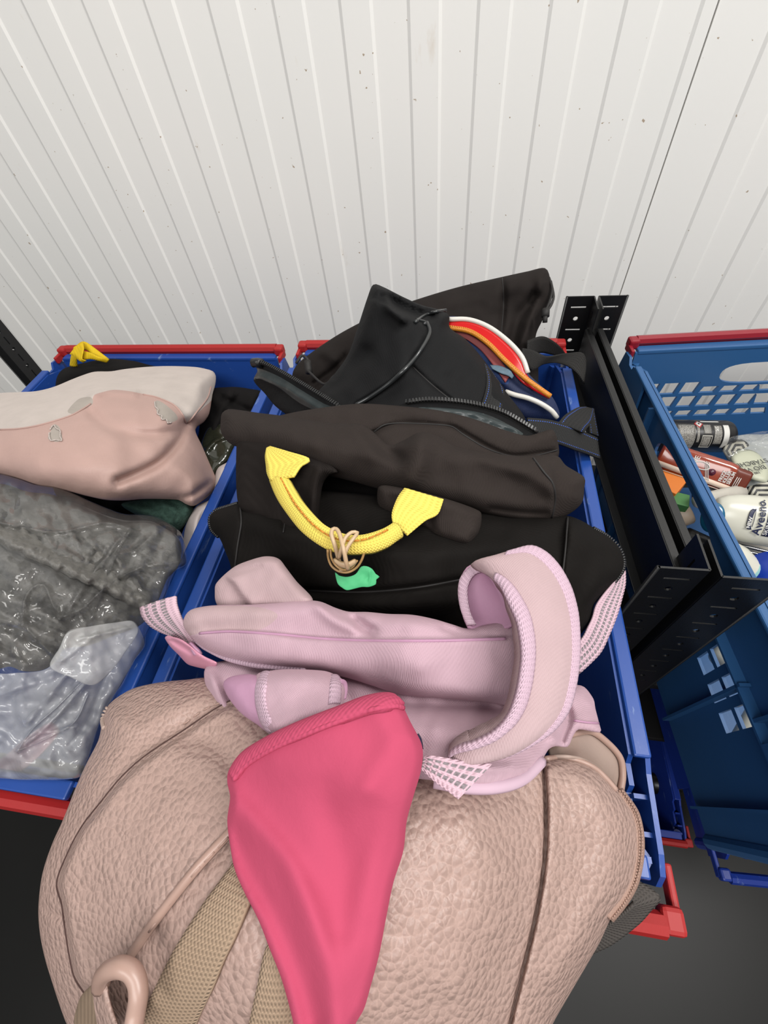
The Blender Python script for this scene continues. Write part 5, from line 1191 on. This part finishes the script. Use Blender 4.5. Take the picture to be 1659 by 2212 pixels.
# smaller toiletries
def simple_lathe(name, a, za, b, zb, rpx, prof, mat, label, cat, parts=(), flat=1.0):
    ax = Ax(a, za, b, zb, rpx); th = thing(name, (ax.A + ax.B) / 2 - np.array([0, 0, ax.r]), label, cat)
    ax.lathe('bottle_body', prof, mat, th, 32, flat)
    for pn, pp, pm in parts: ax.lathe(pn, pp, pm, th, 32, flat)
    return th
M['tube_clear'] = plain('milky_tube', (206, 200, 188), .3, .5, .2, 60)
M['blue_lid'] = plain('royal_blue_lid', (20, 62, 176), .3, .5)
M['aqua'] = plain('aqua_label', (150, 200, 200), .4)
M['orange_box'] = plain('orange_card', (236, 130, 40), .6)
M['green_box'] = plain('green_card', (70, 130, 66), .6)
M['skin_pot'] = plain('beige_pot', (206, 184, 160), .4)
M['chrome'] = plain('silvery_lid', (190, 190, 188), .15, .6, metal=.9)
simple_lathe('milky_tube', (1500, 1085), .93, (1608, 1060), .925, 16, [(0,.7),(.05,.95),(.6,1),(.86,.96),(.88,.8),(1,.8)], M['tube_clear'], 'milky white tube lying between amber bottle and lotion bottle', 'tube', flat=.6)
simple_lathe('white_bottle', (1560, 1190), .92, (1618, 1250), .89, 38, [(0,.5),(.08,.85),(.3,1),(.6,1),(.62,1.01),(.95,1.01),(1,.9)], M['bottle_white'], 'white bottle with aqua band below the lotion bottle', 'bottle', [('aqua_band', [(.62,1.02),(.63,1.03),(.97,1.03),(.98,1.01)], M['aqua'])])
t = thing('cream_jar', pz(1665, 1240, .86), 'cream jar with royal blue lid at the right picture edge', 'jar')
J = Ax((1664, 1268), .87, (1670, 1236), .92, 48)
J.lathe('jar_lid', [(.55,.9),(.56,1),(.93,1),(1,.94)], M['blue_lid'], t); J.lathe('jar_body', [(-.9,.8),(-.8,.9),(.5,.9),(.55,.85)], M['bottle_white'], t)
tube('rim_seal', [J.at(J.L * .5, a, J.r * 1.01) for a in np.linspace(0, 2 * math.pi, 40)], .0008, M['chrome'], t, 6)
t = thing('clear_case', pz(1620, 1185, .87), 'clear rigid case edge under the lotion bottle', 'case')
tube('case_edge', pxpath([(1562,1168,.905),(1600,1178,.905),(1659,1192,.905),(1700,1200,.905)]), .002, M['chrome'], t)
tube('case_edge', pxpath([(1566,1180,.90),(1600,1188,.90),(1650,1200,.90)]), .0014, M['chrome'], t)
t = thing('orange_carton', pz(1455, 1060, .84), 'small orange and green carton behind the side grip hole', 'box')
def cardbox(name, p0, p1, z, hh, wd, mat, parent):
    a = pz(*p0, z); b = pz(*p1, z); d = b - a; L = np.linalg.norm(d); d /= L; n = np.cross((0, 0, 1), d)
    mb = MB(); mb.box((a + b) / 2 - np.array([0, 0, hh / 2]), (L, wd, hh), np.stack([d, n, (0, 0, 1)], 1), bev=.0008); return mb.build(name, mat, parent)
cardbox('carton_body', (1425, 1025), (1475, 1050), .925, .05, .035, M['orange_box'], t)
cardbox('green_panel', (1440, 1070), (1490, 1082), .920, .045, .02, M['green_box'], t)
simple_lathe('beige_pot', (1448, 1120), .89, (1490, 1105), .90, 26, [(0,.6),(.1,1),(.9,1),(1,.9)], M['skin_pot'], 'beige and white pot behind the side grip hole', 'pot')
simple_lathe('dark_bottle', (1470, 1160), .88, (1560, 1200), .87, 26, [(0,.6),(.08,1),(.8,1),(.85,.5),(1,.5)], M['can'], 'black bottle lying low beside the side wall of the pale crate', 'bottle')
simple_lathe('white_bottle', (1560, 1440), .86, (1620, 1350), .86, 30, [(0,.6),(.08,1),(.8,1),(.85,.5),(1,.5)], M['bottle_white'], 'white bottle seen through the upper side perforations', 'bottle')
simple_lathe('white_bottle', (1604, 1625), .85, (1670, 1505), .86, 30, [(0,.6),(.08,1),(.8,1),(.85,.5),(1,.5)], M['bottle_white'], 'white bottle seen through the lower side perforations', 'bottle')
simple_lathe('skin_tube', (1655, 1330), .90, (1725, 1400), .90, 26, [(0,.6),(.08,1),(.8,1),(.85,.5),(1,.5)], M['skin_pot'], 'beige tube at the right picture edge below the blue lid', 'tube')

simple_lathe('grey_bottle', (1545, 1150), .865, (1680, 1196), .865, 30, [(0,.5),(.04,.9),(.1,1),(.8,1),(.86,.6),(1,.6)], M['tube_clear'], 'pale grey bottle lying beneath the ivory lotion bottle', 'bottle')
simple_lathe('black_tube', (1500, 1060), .865, (1640, 1100), .865, 26, [(0,.5),(.04,.9),(.1,1),(.8,1),(.86,.6),(1,.6)], M['can'], 'black tube lying beneath the amber serum bottle', 'tube')
# ================================================================== LOWER SHELF
M['blue_deep'] = scuffed('deep_blue_crate_plastic', (30, 62, 165), .4)
crate(.39, .275, .20, math.radians(0), 'small blue crate at floor level glimpsed in the gap with red bars', M['blue_deep'], M['red'], Wd=.26, L=.40, H=.195, front_bar=(0, -.02), back_bar=(0, .003))
crate(.595, .345, .58, math.radians(3), 'shallow deep blue crate on the shelf below the pale perforated crate', M['blue_deep'], M['blue_deep'], Wd=.42, H=.13)
simple_lathe('brown_bottle', (1405, 1560), .10, (1440, 1650), .10, 22, [(0,.6),(.08,1),(.8,1),(.85,.5),(1,.5)], plain('brown_glass', (92, 62, 48), .2), 'brown bottle glimpsed in the gap right of the middle crate', 'bottle')
simple_lathe('black_bottle', (1400, 1690), .12, (1470, 1700), .12, 20, [(0,.6),(.08,1),(.8,1),(.85,.5),(1,.5)], M['can'], 'shiny black bottle glimpsed in the gap above the red bar', 'bottle')
